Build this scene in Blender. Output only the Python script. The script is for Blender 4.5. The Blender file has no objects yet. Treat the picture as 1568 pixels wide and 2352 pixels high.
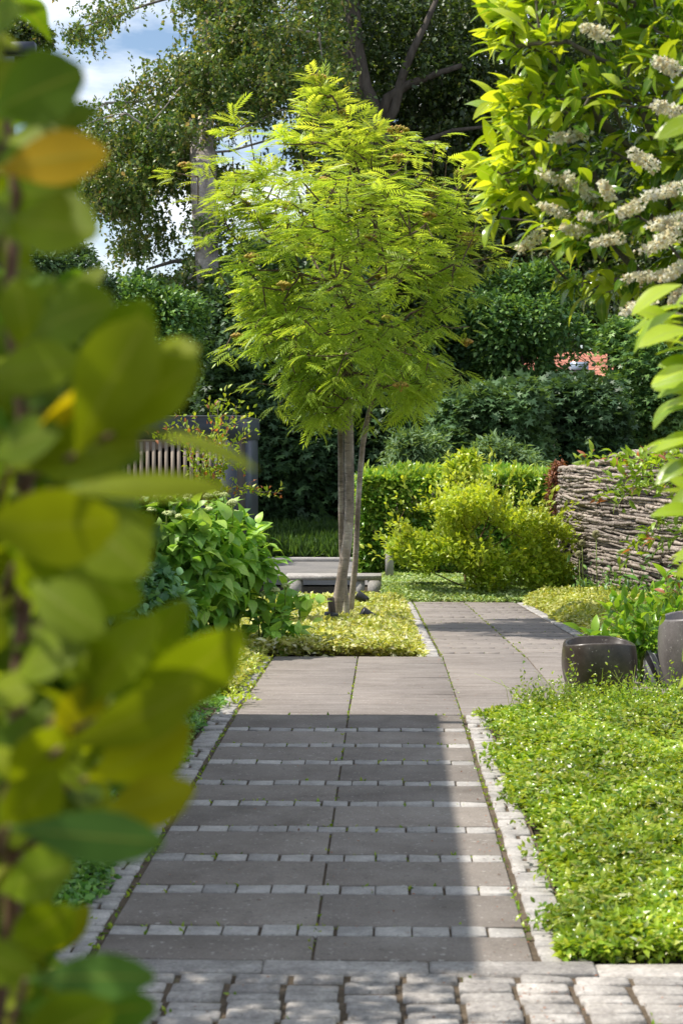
import bpy, math, random
import numpy as np
from mathutils import Vector, Matrix
R = math.radians
rs = np.random.default_rng(7)
scene = bpy.context.scene
COL = scene.collection

# ------------------------------------------------------------ camera, sky, sun, exposure
CZ, FPX = 1.4, 3920.0
YAW, PITCH = math.atan(102/FPX), math.atan(161/FPX)
cam_d = bpy.data.cameras.new('camera'); cam = bpy.data.objects.new('camera', cam_d); COL.objects.link(cam)
cam.location = (0, 0, CZ); cam.rotation_euler = (math.pi/2-PITCH, 0, YAW)
cam_d.sensor_fit = 'VERTICAL'; cam_d.sensor_height = 36; cam_d.sensor_width = 24; cam_d.lens = 60
cam_d.clip_start = 0.05; cam_d.clip_end = 2000
cam_d.dof.use_dof = True; cam_d.dof.focus_distance = 15.5; cam_d.dof.aperture_fstop = 7.5
scene.camera = cam
SUN_AZ, SUN_EL = R(2), R(57.5)                 # azimuth: from the left (-X), turned this far beyond it
sdir = Vector((-math.cos(SUN_EL)*math.cos(SUN_AZ), math.cos(SUN_EL)*math.sin(SUN_AZ), math.sin(SUN_EL)))
w = bpy.data.worlds.new("World"); scene.world = w; w.use_nodes = True
nt = w.node_tree; nt.nodes.clear()
def N(nt, t, **k):
    n = nt.nodes.new(t)
    for a, b in k.items():
        if a.startswith('i_'): n.inputs[a[2:].replace('_', ' ')].default_value = b
        else: setattr(n, a, b)
    return n
sky = N(nt, 'ShaderNodeTexSky', sky_type='NISHITA', sun_disc=False, sun_elevation=SUN_EL,
        sun_rotation=math.atan2(sdir.x, sdir.y), air_density=1.0, dust_density=0.6, ozone_density=1.6)
tc = N(nt, 'ShaderNodeTexCoord'); mp = N(nt, 'ShaderNodeMapping'); mp.inputs['Scale'].default_value = (1.0, 1.0, 3.2)
mp.inputs['Location'].default_value = (0.35, 0.1, 0.42)
cn = N(nt, 'ShaderNodeTexNoise'); cn.inputs['Scale'].default_value = 5.5; cn.inputs['Detail'].default_value = 9; cn.inputs['Roughness'].default_value = .55
cr = N(nt, 'ShaderNodeValToRGB'); cr.color_ramp.elements[0].position = .43; cr.color_ramp.elements[1].position = .62
mx = N(nt, 'ShaderNodeMix', data_type='RGBA'); mx.inputs['B'].default_value = (9.6, 9.9, 10.4, 1)
mulf = N(nt, 'ShaderNodeMath', operation='MULTIPLY'); mulf.inputs[1].default_value = .92
bg = N(nt, 'ShaderNodeBackground'); bg.inputs['Strength'].default_value = 0.112
wo = N(nt, 'ShaderNodeOutputWorld')
L = nt.links.new
L(tc.outputs['Generated'], mp.inputs[0]); L(mp.outputs[0], cn.inputs['Vector']); L(cn.outputs['Fac'], cr.inputs[0]); L(cr.outputs[0], mulf.inputs[0])
L(mulf.outputs[0], mx.inputs['Factor']); L(sky.outputs[0], mx.inputs['A']); L(mx.outputs['Result'], bg.inputs[0]); L(bg.outputs[0], wo.inputs[0])
sl = bpy.data.lights.new('sun', 'SUN'); sl.energy = 4.8; sl.angle = R(.53); sl.color = (1, .94, .85)
so = bpy.data.objects.new('sun', sl); COL.objects.link(so); so.rotation_euler = sdir.to_track_quat('Z', 'Y').to_euler()
vs = scene.view_settings; vs.view_transform = 'Standard'; vs.look = 'None'; vs.gamma = 1; vs.exposure = 0.42

# ------------------------------------------------------------ geometry helpers
CM = np.array(Matrix.Rotation(YAW, 3, 'Z') @ Matrix.Rotation(math.pi/2-PITCH, 3, 'X'))
def at(px, py, Y):
    """point of the photograph (in 1568 x 2352 units) at a distance Y down the garden"""
    px, py, Y = np.broadcast_arrays(np.asarray(px, float), np.asarray(py, float), np.asarray(Y, float))
    d = np.stack([(px-784)/FPX, (1176-py)/FPX, -np.ones_like(px)], -1) @ CM.T
    return d*(Y/d[..., 1])[..., None] + np.array([0, 0, CZ])
def proj(P):
    d = (np.asarray(P)-np.array([0, 0, CZ])) @ CM
    return 784-FPX*d[:, 0]/d[:, 2], 1176+FPX*d[:, 1]/d[:, 2]
GK = [(-60, .6), (0, 0), (9.33, -.1), (12.57, -.187), (20.9, -.562), (24, -.65), (30, -.7), (30.15, -.68), (33, -.42), (38, -.1), (60, .3), (500, .3)]
GY = [a for a, b in GK]; GZ = [b for a, b in GK]
def g(Y): return np.interp(Y, GY, GZ)

class MB:
    def __init__(s): s.V = []; s.Q = []; s.T = []; s.r = []; s.uv = []; s.n = 0
    def add(s, V, Q=None, T=None, r=None, uv=None):
        V = np.asarray(V, float).reshape(-1, 3)
        if Q is not None and len(Q): s.Q.append(np.asarray(Q, np.int64)+s.n)
        if T is not None and len(T): s.T.append(np.asarray(T, np.int64)+s.n)
        s.V.append(V); n = len(V)
        s.r.append(np.full(n, rs.random()) if r is None else np.broadcast_to(np.asarray(r, float), (n,)))
        s.uv.append(np.zeros((n, 3)) if uv is None else uv)
        s.n += n; return s
    def box(s, x0, x1, y0, y1, z0, z1, r=None, jit=0, bev=0):
        if x0 > x1: x0, x1 = x1, x0
        if y0 > y1: y0, y1 = y1, y0
        b = min(bev, (x1-x0)*.3, (y1-y0)*.3)
        if b <= 0:
            V = [(x0, y0, z0), (x1, y0, z0), (x1, y1, z0), (x0, y1, z0), (x0, y0, z1), (x1, y0, z1), (x1, y1, z1), (x0, y1, z1)]
            V = np.array(V)+ (rs.uniform(-jit, jit, (8, 3)) if jit else 0)
            return s.add(V, [(0, 3, 2, 1), (4, 5, 6, 7), (0, 1, 5, 4), (1, 2, 6, 5), (2, 3, 7, 6), (3, 0, 4, 7)], r=r)
        bot = np.array([(x0, y0, z0), (x1, y0, z0), (x1, y1, z0), (x0, y1, z0)]); mid = bot.copy(); mid[:, 2] = z1-b
        top = np.array([(x0+b, y0+b, z1), (x1-b, y0+b, z1), (x1-b, y1-b, z1), (x0+b, y1-b, z1)])
        if jit:
            j = rs.uniform(-jit, jit, (4, 3)); mid = mid+j; top = top+j
        V = np.vstack([bot, mid, top]); Q = [(0, 3, 2, 1), (8, 9, 10, 11)]
        for k in range(4):
            m = (k+1) % 4; Q += [(k, m, 4+m, 4+k), (4+k, 4+m, 8+m, 8+k)]
        return s.add(V, Q, r=r)
    def tube(s, P, rad, n=6, r=None, cap=True, wob=0):
        P = np.asarray(P, float); m = len(P); rad = np.broadcast_to(np.asarray(rad, float), (m,))
        T = np.gradient(P, axis=0); T /= np.linalg.norm(T, axis=1)[:, None]+1e-9
        ref = np.array([0, 0, 1.]) if abs(T[:, 2]).mean() < .8 else np.array([0, 1., 0])
        A = np.cross(T, ref); A /= np.linalg.norm(A, axis=1)[:, None]+1e-9; B = np.cross(T, A)
        a = np.linspace(0, 2*np.pi, n, endpoint=False)
        rr = rad[:, None]*(1+(rs.normal(0, wob, (m, n)) if wob else 0))
        V = P[:, None]+rr[..., None]*(np.cos(a)[None, :, None]*A[:, None]+np.sin(a)[None, :, None]*B[:, None])
        i = np.arange(m-1)[:, None]*n; k = np.arange(n)[None]; k2 = (k+1) % n
        Q = np.stack([i+k, i+k2, i+n+k2, i+n+k], -1).reshape(-1, 4)
        Vf = V.reshape(-1, 3); Tt = []
        if cap:
            Vf = np.vstack([Vf, P[0], P[-1]]); c = m*n
            for q in range(n): Tt += [(c, (q+1) % n, q), (c+1, (m-1)*n+q, (m-1)*n+(q+1) % n)]
        return s.add(Vf, Q, Tt, r=r)
    def scatter(s, tpl, pos, axis, nrm, size, rnd):
        """place one leaf shape many times: axis = leaf direction, nrm = its upper side"""
        V, Q, T, uv = tpl; pos = np.asarray(pos, float); K = len(pos)
        if K == 0: return s
        y = axis/(np.linalg.norm(axis, axis=1)[:, None]+1e-9)
        x = np.cross(y, nrm); x /= np.linalg.norm(x, axis=1)[:, None]+1e-9; z = np.cross(x, y)
        size = np.broadcast_to(np.asarray(size, float), (K,))
        M = np.stack([x, y, z], 1)*size[:, None, None]
        W = np.einsum('vi,kij->kvj', V, M)+pos[:, None]
        n = len(V); off = (np.arange(K)*n)[:, None, None]
        s.add(W.reshape(-1, 3), (Q[None]+off).reshape(-1, 4) if len(Q) else None, (T[None]+off).reshape(-1, 3) if len(T) else None,
              r=np.repeat(np.broadcast_to(rnd, (K,)), n), uv=np.tile(uv, (K, 1)))
        return s
    def build(s, name, mat, parent=None, smooth=False):
        V = np.vstack(s.V); Q = np.vstack(s.Q) if s.Q else np.zeros((0, 4), int); T = np.vstack(s.T) if s.T else np.zeros((0, 3), int)
        me = bpy.data.meshes.new(name); o = bpy.data.objects.new(name, me)
        orig = np.zeros(3)
        if parent is None:
            mn = V.min(0); mxx = V.max(0); orig = np.array([(mn[0]+mxx[0])/2, (mn[1]+mxx[1])/2, mn[2]]); o.location = orig
        else: orig = np.array(parent.get('_org', (0, 0, 0)))
        me.vertices.add(len(V)); me.vertices.foreach_set('co', (V-orig).astype(np.float32).ravel())
        nl = Q.size+T.size; me.loops.add(nl); me.loops.foreach_set('vertex_index', np.concatenate([Q.ravel(), T.ravel()]).astype(np.int32))
        me.polygons.add(len(Q)+len(T))
        st = np.concatenate([np.arange(len(Q))*4, Q.size+np.arange(len(T))*3]).astype(np.int32)
        me.polygons.foreach_set('loop_start', st)
        me.update(calc_edges=True)
        if smooth: me.polygons.foreach_set('use_smooth', np.ones(len(me.polygons), bool))
        me.attributes.new('rnd', 'FLOAT', 'POINT').data.foreach_set('value', np.concatenate(s.r).astype(np.float32))
        me.attributes.new('luv', 'FLOAT_VECTOR', 'POINT').data.foreach_set('vector', np.vstack(s.uv).astype(np.float32).ravel())
        me.validate(); me.materials.append(mat); COL.objects.link(o)
        if parent is not None: o.parent = parent
        return o

def tag(o, label=None, cat=None, group=None, kind=None):
    if label: o['label'] = label
    if cat: o['category'] = cat
    if group: o['group'] = group
    if kind: o['kind'] = kind
    return o
def thing(name, loc, label, cat, group=None):
    o = bpy.data.objects.new(name, None); COL.objects.link(o); o.location = loc; o['_org'] = tuple(float(v) for v in loc)
    o.empty_display_size = .1
    return tag(o, label, cat, group)
def struct(mb, name, mat, label=None, smooth=False):
    o = mb.build(name, mat, None, smooth); o['kind'] = 'structure'
    tag(o, label, name.replace('_', ' ')); return o

# ------------------------------------------------------------ leaf shapes
def leaf_tpl(wid, ratio, fold=.12, curl=.25, wave=0.0):
    """stations along the leaf, three points across (edge, midrib, edge)"""
    n = len(wid); V = []; uv = []
    for k, wv in enumerate(wid):
        t = k/(n-1); hw = wv*ratio/2; z = -curl*t*t+.06*math.sin(t*3.1); wz = wave*math.sin(t*11)
        V += [(-hw, t, z+fold*hw*2+wz), (0, t, z), (hw, t, z+fold*hw*2-wz)]
        uv += [(-1, t, wv), (0, t, wv), (1, t, wv)]
    Q = []
    for k in range(n-1):
        a = 3*k; Q += [(a, a+1, a+4, a+3), (a+1, a+2, a+5, a+4)]
    return np.array(V, float), np.array(Q), np.zeros((0, 3), int), np.array(uv, float)
def cheap_tpl(ratio, fold=.18, droop=.2):
    V = np.array([(0, 0, 0), (-ratio/2, .42, fold*ratio), (0, 1, -droop), (ratio/2, .42, fold*ratio)], float)
    return V, np.zeros((0, 4), int), np.array([(0, 2, 1), (0, 3, 2)]), np.array([(0, 0, 0), (-1, .4, 1), (0, 1, 0), (1, .4, 1)], float)
OB_W = [.05, .16, .34, .55, .76, .92, 1.0, .93, .68, .2]
OBOV = leaf_tpl(OB_W, .52, .07, .22)
OBOVS = {k: leaf_tpl(OB_W, k, .07, .15) for k in (.15, .22, .32, .42, .52, .62)}
LAUREL = leaf_tpl([.05, .45, .8, 1, .96, .8, .5, .06], .36, .14, .28)
BROAD = leaf_tpl([.05, .35, .68, .9, 1, .95, .8, .5, .06], .5, .1, .14)
OVATE = leaf_tpl([.1, .75, 1, .97, .75, .42, .04], .66, .1, .32, .012)
SMALL = leaf_tpl([.1, .85, .95, .55, .03], .5, .15, .2)
TINY = cheap_tpl(.62, .2, .1)
BEECH = cheap_tpl(.66, .1, .15)
NARROW = cheap_tpl(.34, .15, .25)
def maple_tpl():
    pts = [(0, 0)]
    for a, r in [(-125, .35), (-100, .62), (-75, .33), (-52, .85), (-27, .42), (0, 1.0), (27, .42), (52, .85), (75, .33), (100, .62), (125, .35)]:
        pts.append((math.sin(R(a))*r, .25+math.cos(R(a))*r*.75))
    V = np.array([(x, y, -.12*(x*x+y*y)*1.5) for x, y in pts]+[(0, .25, 0)], float)
    T = [(12, k, k+1) for k in range(1, 11)]
    V = V[:, :]; uv = np.array([(x*1.2, y, 1) for x, y, z in V])
    T = [(12, k+1, k) for k in range(1, 11)]
    return V, np.zeros((0, 4), int), np.array(T), uv
MAPLE = maple_tpl()
def rowan_tpl():
    V = []; T = []; uv = []
    def lf(bx, by, bz, ax, ay, az, ln, wd):
        n = len(V); a = np.array([ax, ay, az]); a /= np.linalg.norm(a); p = np.cross(a, (0, 0, 1)); p /= np.linalg.norm(p)
        b = np.array([bx, by, bz])
        V.extend([b, b+a*ln*.45-p*wd+np.array([0, 0, .015]), b+a*ln, b+a*ln*.45+p*wd+np.array([0, 0, .015])])
        uv.extend([(0, 0, 0), (-1, .4, 1), (0, 1, 0), (1, .4, 1)])
        T.extend([(n, n+2, n+1), (n, n+3, n+2)])
    for k in range(6):
        t = .18+.125*k; z = -.42*t*t
        for s in (-1, 1):
            lf(0, t, z, s*.8, .8, -.42, .46*(1-.25*abs(k-2.5)/3), .038)
    lf(0, .9, -.36, 0, 1, -.75, .32, .042)
    n = len(V); V.extend([np.array([-.008, 0, 0]), np.array([.008, 0, 0]), np.array([0, .95, -.37])]); uv.extend([(0, 0, 0)]*3); T.append((n, n+1, n+2))
    return np.array(V), np.zeros((0, 4), int), np.array(T), np.array(uv, float)
ROWAN = rowan_tpl()

# ------------------------------------------------------------ materials
def mat_base(name):
    m = bpy.data.materials.new(name); m.use_nodes = True; nt = m.node_tree; nt.nodes.clear()
    o = N(nt, 'ShaderNodeOutputMaterial'); b = N(nt, 'ShaderNodeBsdfPrincipled'); nt.links.new(b.outputs[0], o.inputs[0])
    return m, nt, b, o
def ramp(nt, fac, cols):
    r = N(nt, 'ShaderNodeValToRGB'); e = r.color_ramp.elements
    e[0].position = cols[0][0]; e[0].color = (*cols[0][1], 1); e[1].position = cols[-1][0]; e[1].color = (*cols[-1][1], 1)
    for p, c in cols[1:-1]:
        q = e.new(p); q.color = (*c, 1)
    nt.links.new(fac, r.inputs[0]); return r
def noise(nt, scale, detail=6, rough=.6, coord='Object', stretch=None):
    t = N(nt, 'ShaderNodeTexCoord'); n = N(nt, 'ShaderNodeTexNoise'); n.inputs['Scale'].default_value = scale; n.inputs['Detail'].default_value = detail; n.inputs['Roughness'].default_value = rough
    if stretch:
        m = N(nt, 'ShaderNodeMapping'); m.inputs['Scale'].default_value = stretch
        nt.links.new(t.outputs[coord], m.inputs[0]); nt.links.new(m.outputs[0], n.inputs['Vector'])
    else: nt.links.new(t.outputs[coord], n.inputs['Vector'])
    return n
def mixc(nt, kind, fac, a, b):
    m = N(nt, 'ShaderNodeMix', data_type='RGBA', blend_type=kind)
    for s, v in (('Factor', fac), ('A', a), ('B', b)):
        if isinstance(v, (int, float)): m.inputs[s].default_value = v
        elif isinstance(v, tuple): m.inputs[s].default_value = (*v, 1)
        else: nt.links.new(v, m.inputs[s])
    return m.outputs['Result']
def leaf_mat(name, cols, trans=.4, rough=.42, vein=None, tcol=(1.5, 1.35, .5), spec=.5, clump=(.8, 1.25), cscale=1.3, gain=1.4):
    m, nt, b, o = mat_base(name)
    a = N(nt, 'ShaderNodeAttribute', attribute_name='rnd')
    cols = [(p, tuple(min(v*gain, .8) for v in c)) for p, c in cols]
    r = ramp(nt, a.outputs['Fac'], cols)
    n = noise(nt, cscale, 2)
    mr = N(nt, 'ShaderNodeMapRange'); mr.inputs[1].default_value = .35; mr.inputs[2].default_value = .65; mr.inputs[3].default_value = clump[0]; mr.inputs[4].default_value = clump[1]
    nt.links.new(n.outputs['Fac'], mr.inputs[0])
    vm = N(nt, 'ShaderNodeVectorMath', operation='SCALE'); nt.links.new(r.outputs[0], vm.inputs[0]); nt.links.new(mr.outputs[0], vm.inputs['Scale'])
    c = vm.outputs[0]
    if vein:
        uv = N(nt, 'ShaderNodeAttribute', attribute_name='luv'); sp = N(nt, 'ShaderNodeSeparateXYZ'); nt.links.new(uv.outputs['Vector'], sp.inputs[0])
        ab = N(nt, 'ShaderNodeMath', operation='ABSOLUTE'); nt.links.new(sp.outputs[0], ab.inputs[0])
        lt = N(nt, 'ShaderNodeMath', operation='LESS_THAN'); nt.links.new(ab.outputs[0], lt.inputs[0]); lt.inputs[1].default_value = vein[0]
        sb = N(nt, 'ShaderNodeMath', operation='MULTIPLY_ADD'); nt.links.new(ab.outputs[0], sb.inputs[0]); sb.inputs[1].default_value = -.22; nt.links.new(sp.outputs[1], sb.inputs[2])
        fr = N(nt, 'ShaderNodeMath', operation='MULTIPLY'); nt.links.new(sb.outputs[0], fr.inputs[0]); fr.inputs[1].default_value = 7
        f2 = N(nt, 'ShaderNodeMath', operation='FRACT'); nt.links.new(fr.outputs[0], f2.inputs[0])
        l2 = N(nt, 'ShaderNodeMath', operation='LESS_THAN'); nt.links.new(f2.outputs[0], l2.inputs[0]); l2.inputs[1].default_value = .14
        m2 = N(nt, 'ShaderNodeMath', operation='MULTIPLY'); nt.links.new(l2.outputs[0], m2.inputs[0]); m2.inputs[1].default_value = vein[1]
        mxx = N(nt, 'ShaderNodeMath', operation='MAXIMUM'); nt.links.new(lt.outputs[0], mxx.inputs[0]); nt.links.new(m2.outputs[0], mxx.inputs[1])
        m3 = N(nt, 'ShaderNodeMath', operation='MULTIPLY'); nt.links.new(mxx.outputs[0], m3.inputs[0]); m3.inputs[1].default_value = .6
        c = mixc(nt, 'MIX', m3.outputs[0], c, vein[2])
        bp = N(nt, 'ShaderNodeBump'); bp.inputs['Strength'].default_value = .35; bp.inputs['Distance'].default_value = .002
        nt.links.new(f2.outputs[0], bp.inputs['Height']); nt.links.new(bp.outputs[0], b.inputs['Normal'])
    nt.links.new(c, b.inputs['Base Color']); b.inputs['Roughness'].default_value = rough; b.inputs['Specular IOR Level'].default_value = spec
    t = N(nt, 'ShaderNodeBsdfTranslucent'); tm = N(nt, 'ShaderNodeVectorMath', operation='MULTIPLY'); nt.links.new(c, tm.inputs[0]); tm.inputs[1].default_value = tcol
    nt.links.new(tm.outputs[0], t.inputs[0])
    ms = N(nt, 'ShaderNodeMixShader'); ms.inputs[0].default_value = trans
    nt.links.new(b.outputs[0], ms.inputs[1]); nt.links.new(t.outputs[0], ms.inputs[2]); nt.links.new(ms.outputs[0], o.inputs[0])
    return m
def rough_mat(name, cols, scale, rough=.85, bump=.3, dist=.01, rnd=0, stretch=None, fine=None, spec=.3, metal=0, stain=0, spots=0):
    m, nt, b, o = mat_base(name)
    n = noise(nt, scale, 8, .62, stretch=stretch)
    r = ramp(nt, n.outputs['Fac'], cols); c = r.outputs[0]
    if fine:
        f = noise(nt, fine[0], 4, .7); fr = ramp(nt, f.outputs['Fac'], [(.3, (1-fine[1],)*3), (.7, (1+fine[1],)*3)])
        c = mixc(nt, 'MULTIPLY', 1.0, c, fr.outputs[0])
    if rnd:
        a = N(nt, 'ShaderNodeAttribute', attribute_name='rnd'); ar = ramp(nt, a.outputs['Fac'], [(0, (1-rnd,)*3), (1, (1+rnd, 1+rnd*.95, 1+rnd*.85))])
        c = mixc(nt, 'MULTIPLY', 1.0, c, ar.outputs[0])
    if stain:
        f = noise(nt, 1.1, 6, .7); fr = ramp(nt, f.outputs['Fac'], [(.36, (1-stain, 1-stain*1.05, 1-stain*1.1)), (.52, (1, 1, 1)), (.7, (1+stain*.5,)*3)]); c = mixc(nt, 'MULTIPLY', 1.0, c, fr.outputs[0])
        f = noise(nt, 7.5, 5, .75); fr = ramp(nt, f.outputs['Fac'], [(.36, (1-stain*.7,)*3), (.46, (1, 1, 1))]); c = mixc(nt, 'MULTIPLY', 1.0, c, fr.outputs[0])
    if spots:
        f = noise(nt, 55, 2, .5); fr = ramp(nt, f.outputs['Fac'], [(.66, (0, 0, 0)), (.71, (spots,)*3)]); c = mixc(nt, 'MIX', fr.outputs[0], c, (.55, .53, .48))
        f = noise(nt, 38, 3, .6); fr = ramp(nt, f.outputs['Fac'], [(.30, (spots,)*3), (.35, (0, 0, 0))]); c = mixc(nt, 'MIX', fr.outputs[0], c, (.06, .055, .045))
    nt.links.new(c, b.inputs['Base Color']); b.inputs['Roughness'].default_value = rough; b.inputs['Specular IOR Level'].default_value = spec; b.inputs['Metallic'].default_value = metal
    if bump:
        bp = N(nt, 'ShaderNodeBump'); bp.inputs['Strength'].default_value = bump; bp.inputs['Distance'].default_value = dist
        src = noise(nt, fine[0] if fine else scale*3, 5, .7, stretch=stretch)
        nt.links.new(src.outputs['Fac'], bp.inputs['Height']); nt.links.new(bp.outputs[0], b.inputs['Normal'])
    return m
M = {}
M['soil'] = rough_mat('soil', [(.3, (.035, .028, .018)), (.7, (.09, .07, .045))], 9, 1, .8, .03, fine=(60, .3))
M['jointsand'] = rough_mat('jointsand', [(.3, (.07, .05, .03)), (.6, (.13, .10, .07)), (.75, (.09, .11, .04))], 12, 1, .6, .01, fine=(70, .3))
M['slab'] = rough_mat('slab', [(.25, (.165, .14, .118)), (.45, (.225, .196, .17)), (.6, (.255, .225, .197)), (.78, (.31, .28, .25))], 3.6, .8, .3, .003, rnd=.13, fine=(130, .2), stain=.16, spots=.5)
M['landing'] = rough_mat('landing', [(.25, (.16, .138, .12)), (.45, (.225, .198, .178)), (.6, (.255, .226, .206)), (.78, (.32, .288, .264))], 2.6, .8, .3, .003, rnd=.08, stretch=(1, 7, 1), fine=(120, .16), stain=.16, spots=.4)
M['cobble'] = rough_mat('cobble', [(.3, (.30, .285, .268)), (.7, (.46, .44, .415))], 14, .8, .5, .005, rnd=.17, fine=(110, .2), stain=.12, spots=.4)
M['block'] = rough_mat('block', [(.3, (.27, .25, .235)), (.5, (.36, .335, .31)), (.7, (.50, .47, .44))], 11, .8, .8, .008, rnd=.2, fine=(70, .25), stain=.15, spots=.5)
M['asphalt'] = rough_mat('asphalt', [(.35, (.16, .155, .15)), (.7, (.24, .225, .21))], 1.3, .9, .3, .01, fine=(80, .25))
M['kerb'] = rough_mat('kerb', [(.3, (.3, .29, .28)), (.7, (.42, .4, .38))], 6, .85, .3, .005, fine=(70, .2))
M['granite'] = rough_mat('granite', [(.3, (.28, .26, .24)), (.7, (.42, .40, .37))], 7, .8, .5, .006, fine=(55, .35))
M['anthracite'] = rough_mat('anthracite', [(.3, (.035, .042, .058)), (.7, (.05, .06, .082))], 1.5, .45, 0, spec=.4)
M['slatwood'] = rough_mat('slatwood', [(.3, (.24, .19, .145)), (.7, (.37, .31, .25))], 3, .8, .3, .003, rnd=.15, stretch=(14, 14, 1))
M['boards'] = rough_mat('boards', [(.3, (.20, .18, .16)), (.7, (.34, .31, .28))], 3, .85, .4, .004, rnd=.18, stretch=(14, 14, .8))
M['darkwood'] = rough_mat('darkwood', [(.3, (.05, .04, .032)), (.7, (.09, .07, .055))], 4, .8, .3, .004, stretch=(10, 10, 1))
M['zinc'] = rough_mat('zinc', [(.3, (.2, .21, .22)), (.7, (.3, .31, .32))], 4, .4, 0, spec=.5, metal=.6)
M['bark'] = rough_mat('bark', [(.3, (.10, .085, .068)), (.7, (.21, .185, .155))], 10, .9, .6, .01, stretch=(1, 1, .35), fine=(60, .2))
M['darkbark'] = rough_mat('darkbark', [(.3, (.05, .04, .032)), (.7, (.13, .11, .09))], 8, .9, .6, .02, stretch=(1, 1, .3))
M['beechbark'] = rough_mat('beechbark', [(.34, (.2, .17, .15)), (.5, (.42, .37, .34)), (.68, (.6, .56, .52))], 3.2, .85, .7, .03, fine=(18, .2))
M['twig'] = rough_mat('twig', [(.3, (.09, .05, .03)), (.7, (.2, .12, .07))], 20, .8, 0)
M['log'] = rough_mat('log', [(.28, (.14, .11, .09)), (.5, (.29, .245, .21)), (.75, (.46, .41, .36))], 14, .9, 1.0, .012, rnd=.3, fine=(45, .4))
M['blackplastic'] = rough_mat('blackplastic', [(.3, (.012, .012, .014)), (.7, (.025, .025, .028))], 5, .4, 0, spec=.5)
M['rooftile'] = rough_mat('rooftile', [(.3, (.55, .2, .13)), (.7, (.72, .34, .25))], 3, .8, .3, .02, rnd=.2)
M['render'] = rough_mat('render', [(.3, (.5, .45, .38)), (.7, (.6, .55, .48))], 2, .9, .1)
M['windowpane'] = rough_mat('windowpane', [(.3, (.25, .32, .42)), (.7, (.35, .42, .52))], 2, .15, 0, spec=.8)
M['grass'] = leaf_mat('grass', [(0, (.03, .07, .015)), (1, (.09, .17, .03))], .35, gain=1.2)
# rowan bark with horizontal lenticels
m_, nt_, b_, o_ = mat_base('rowanbark')
n1 = noise(nt_, 5, 6, stretch=(1, 1, .6)); r1 = ramp(nt_, n1.outputs['Fac'], [(.32, (.13, .10, .075)), (.5, (.26, .215, .18)), (.68, (.46, .42, .38))])
n2 = noise(nt_, 11, 5, .7, stretch=(1, 1, 5)); r2 = ramp(nt_, n2.outputs['Fac'], [(.34, (.4, .36, .33)), (.45, (.95, .95, .95)), (.58, (1, 1, 1)), (.68, (1.7, 1.65, 1.6))])
nt_.links.new(mixc(nt_, 'MULTIPLY', 1.0, r1.outputs[0], r2.outputs[0]), b_.inputs['Base Color']); b_.inputs['Roughness'].default_value = .6
bp_ = N(nt_, 'ShaderNodeBump'); bp_.inputs['Strength'].default_value = .5; bp_.inputs['Distance'].default_value = .006; nt_.links.new(n2.outputs['Fac'], bp_.inputs['Height']); nt_.links.new(bp_.outputs[0], b_.inputs['Normal'])
M['rowanbark'] = m_
M['rowantwig'] = rough_mat('rowantwig', [(.3, (.07, .045, .03)), (.7, (.16, .11, .075))], 12, .8, 0)
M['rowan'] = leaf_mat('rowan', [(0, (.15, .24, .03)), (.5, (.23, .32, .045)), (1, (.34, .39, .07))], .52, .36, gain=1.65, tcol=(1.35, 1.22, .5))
M['beech'] = leaf_mat('beech', [(0, (.035, .08, .02)), (.45, (.085, .14, .032)), (.85, (.18, .19, .06)), (1, (.34, .25, .13))], .33, .36, gain=1.55)
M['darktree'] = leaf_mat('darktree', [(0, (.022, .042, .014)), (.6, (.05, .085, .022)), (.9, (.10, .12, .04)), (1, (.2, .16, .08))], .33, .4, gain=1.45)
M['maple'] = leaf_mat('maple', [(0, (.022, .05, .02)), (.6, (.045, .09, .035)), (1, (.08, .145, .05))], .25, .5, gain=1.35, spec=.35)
M['ivy'] = leaf_mat('ivy', [(0, (.035, .085, .03)), (.6, (.08, .16, .04)), (1, (.16, .26, .06))], .3, .42, gain=1.5, spec=.45)
M['paleshrub'] = leaf_mat('paleshrub', [(0, (.06, .12, .045)), (1, (.17, .26, .11))], .3, .5, gain=1.3, spec=.35)
M['hedge'] = leaf_mat('hedge', [(0, (.05, .13, .015)), (.5, (.12, .24, .03)), (1, (.34, .42, .06))], .38, .28, gain=1.4)
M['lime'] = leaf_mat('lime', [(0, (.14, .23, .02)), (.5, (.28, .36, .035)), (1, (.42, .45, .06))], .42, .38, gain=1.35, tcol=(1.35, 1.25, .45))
M['hydrangea'] = leaf_mat('hydrangea', [(0, (.07, .17, .03)), (.5, (.14, .27, .045)), (1, (.28, .40, .08))], .4, .42, vein=(.06, .5, (.3, .42, .14)), gain=1.8)
M['bluegreen'] = leaf_mat('bluegreen', [(0, (.05, .13, .06)), (1, (.13, .25, .1))], .35, .4, gain=1.6)
M['front'] = leaf_mat('front', [(0, (.05, .13, .03)), (.35, (.11, .17, .008)), (.8, (.22, .26, .01)), (.93, (.30, .28, .012)), (1, (.45, .22, .01))], .5, .5, vein=(.05, 0, (.28, .3, .06)), spec=.18, cscale=14, clump=(.8, 1.2), tcol=(1.5, 1.45, .25), gain=1.15)
M['flowerlaurel'] = leaf_mat('flowerlaurel', [(0, (.035, .09, .015)), (.4, (.10, .19, .02)), (.7, (.24, .34, .025)), (1, (.40, .47, .05))], .42, .2, vein=(.07, 0, (.35, .42, .12)), tcol=(1.6, 1.45, .35), gain=1.2)
M['nearlaurel'] = leaf_mat('nearlaurel', [(0, (.14, .24, .02)), (.6, (.28, .38, .03)), (.92, (.36, .44, .04)), (1, (.5, .33, .06))], .5, .3, vein=(.06, 0, (.4, .5, .15)), tcol=(1.5, 1.4, .35), gain=1.25)
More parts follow.
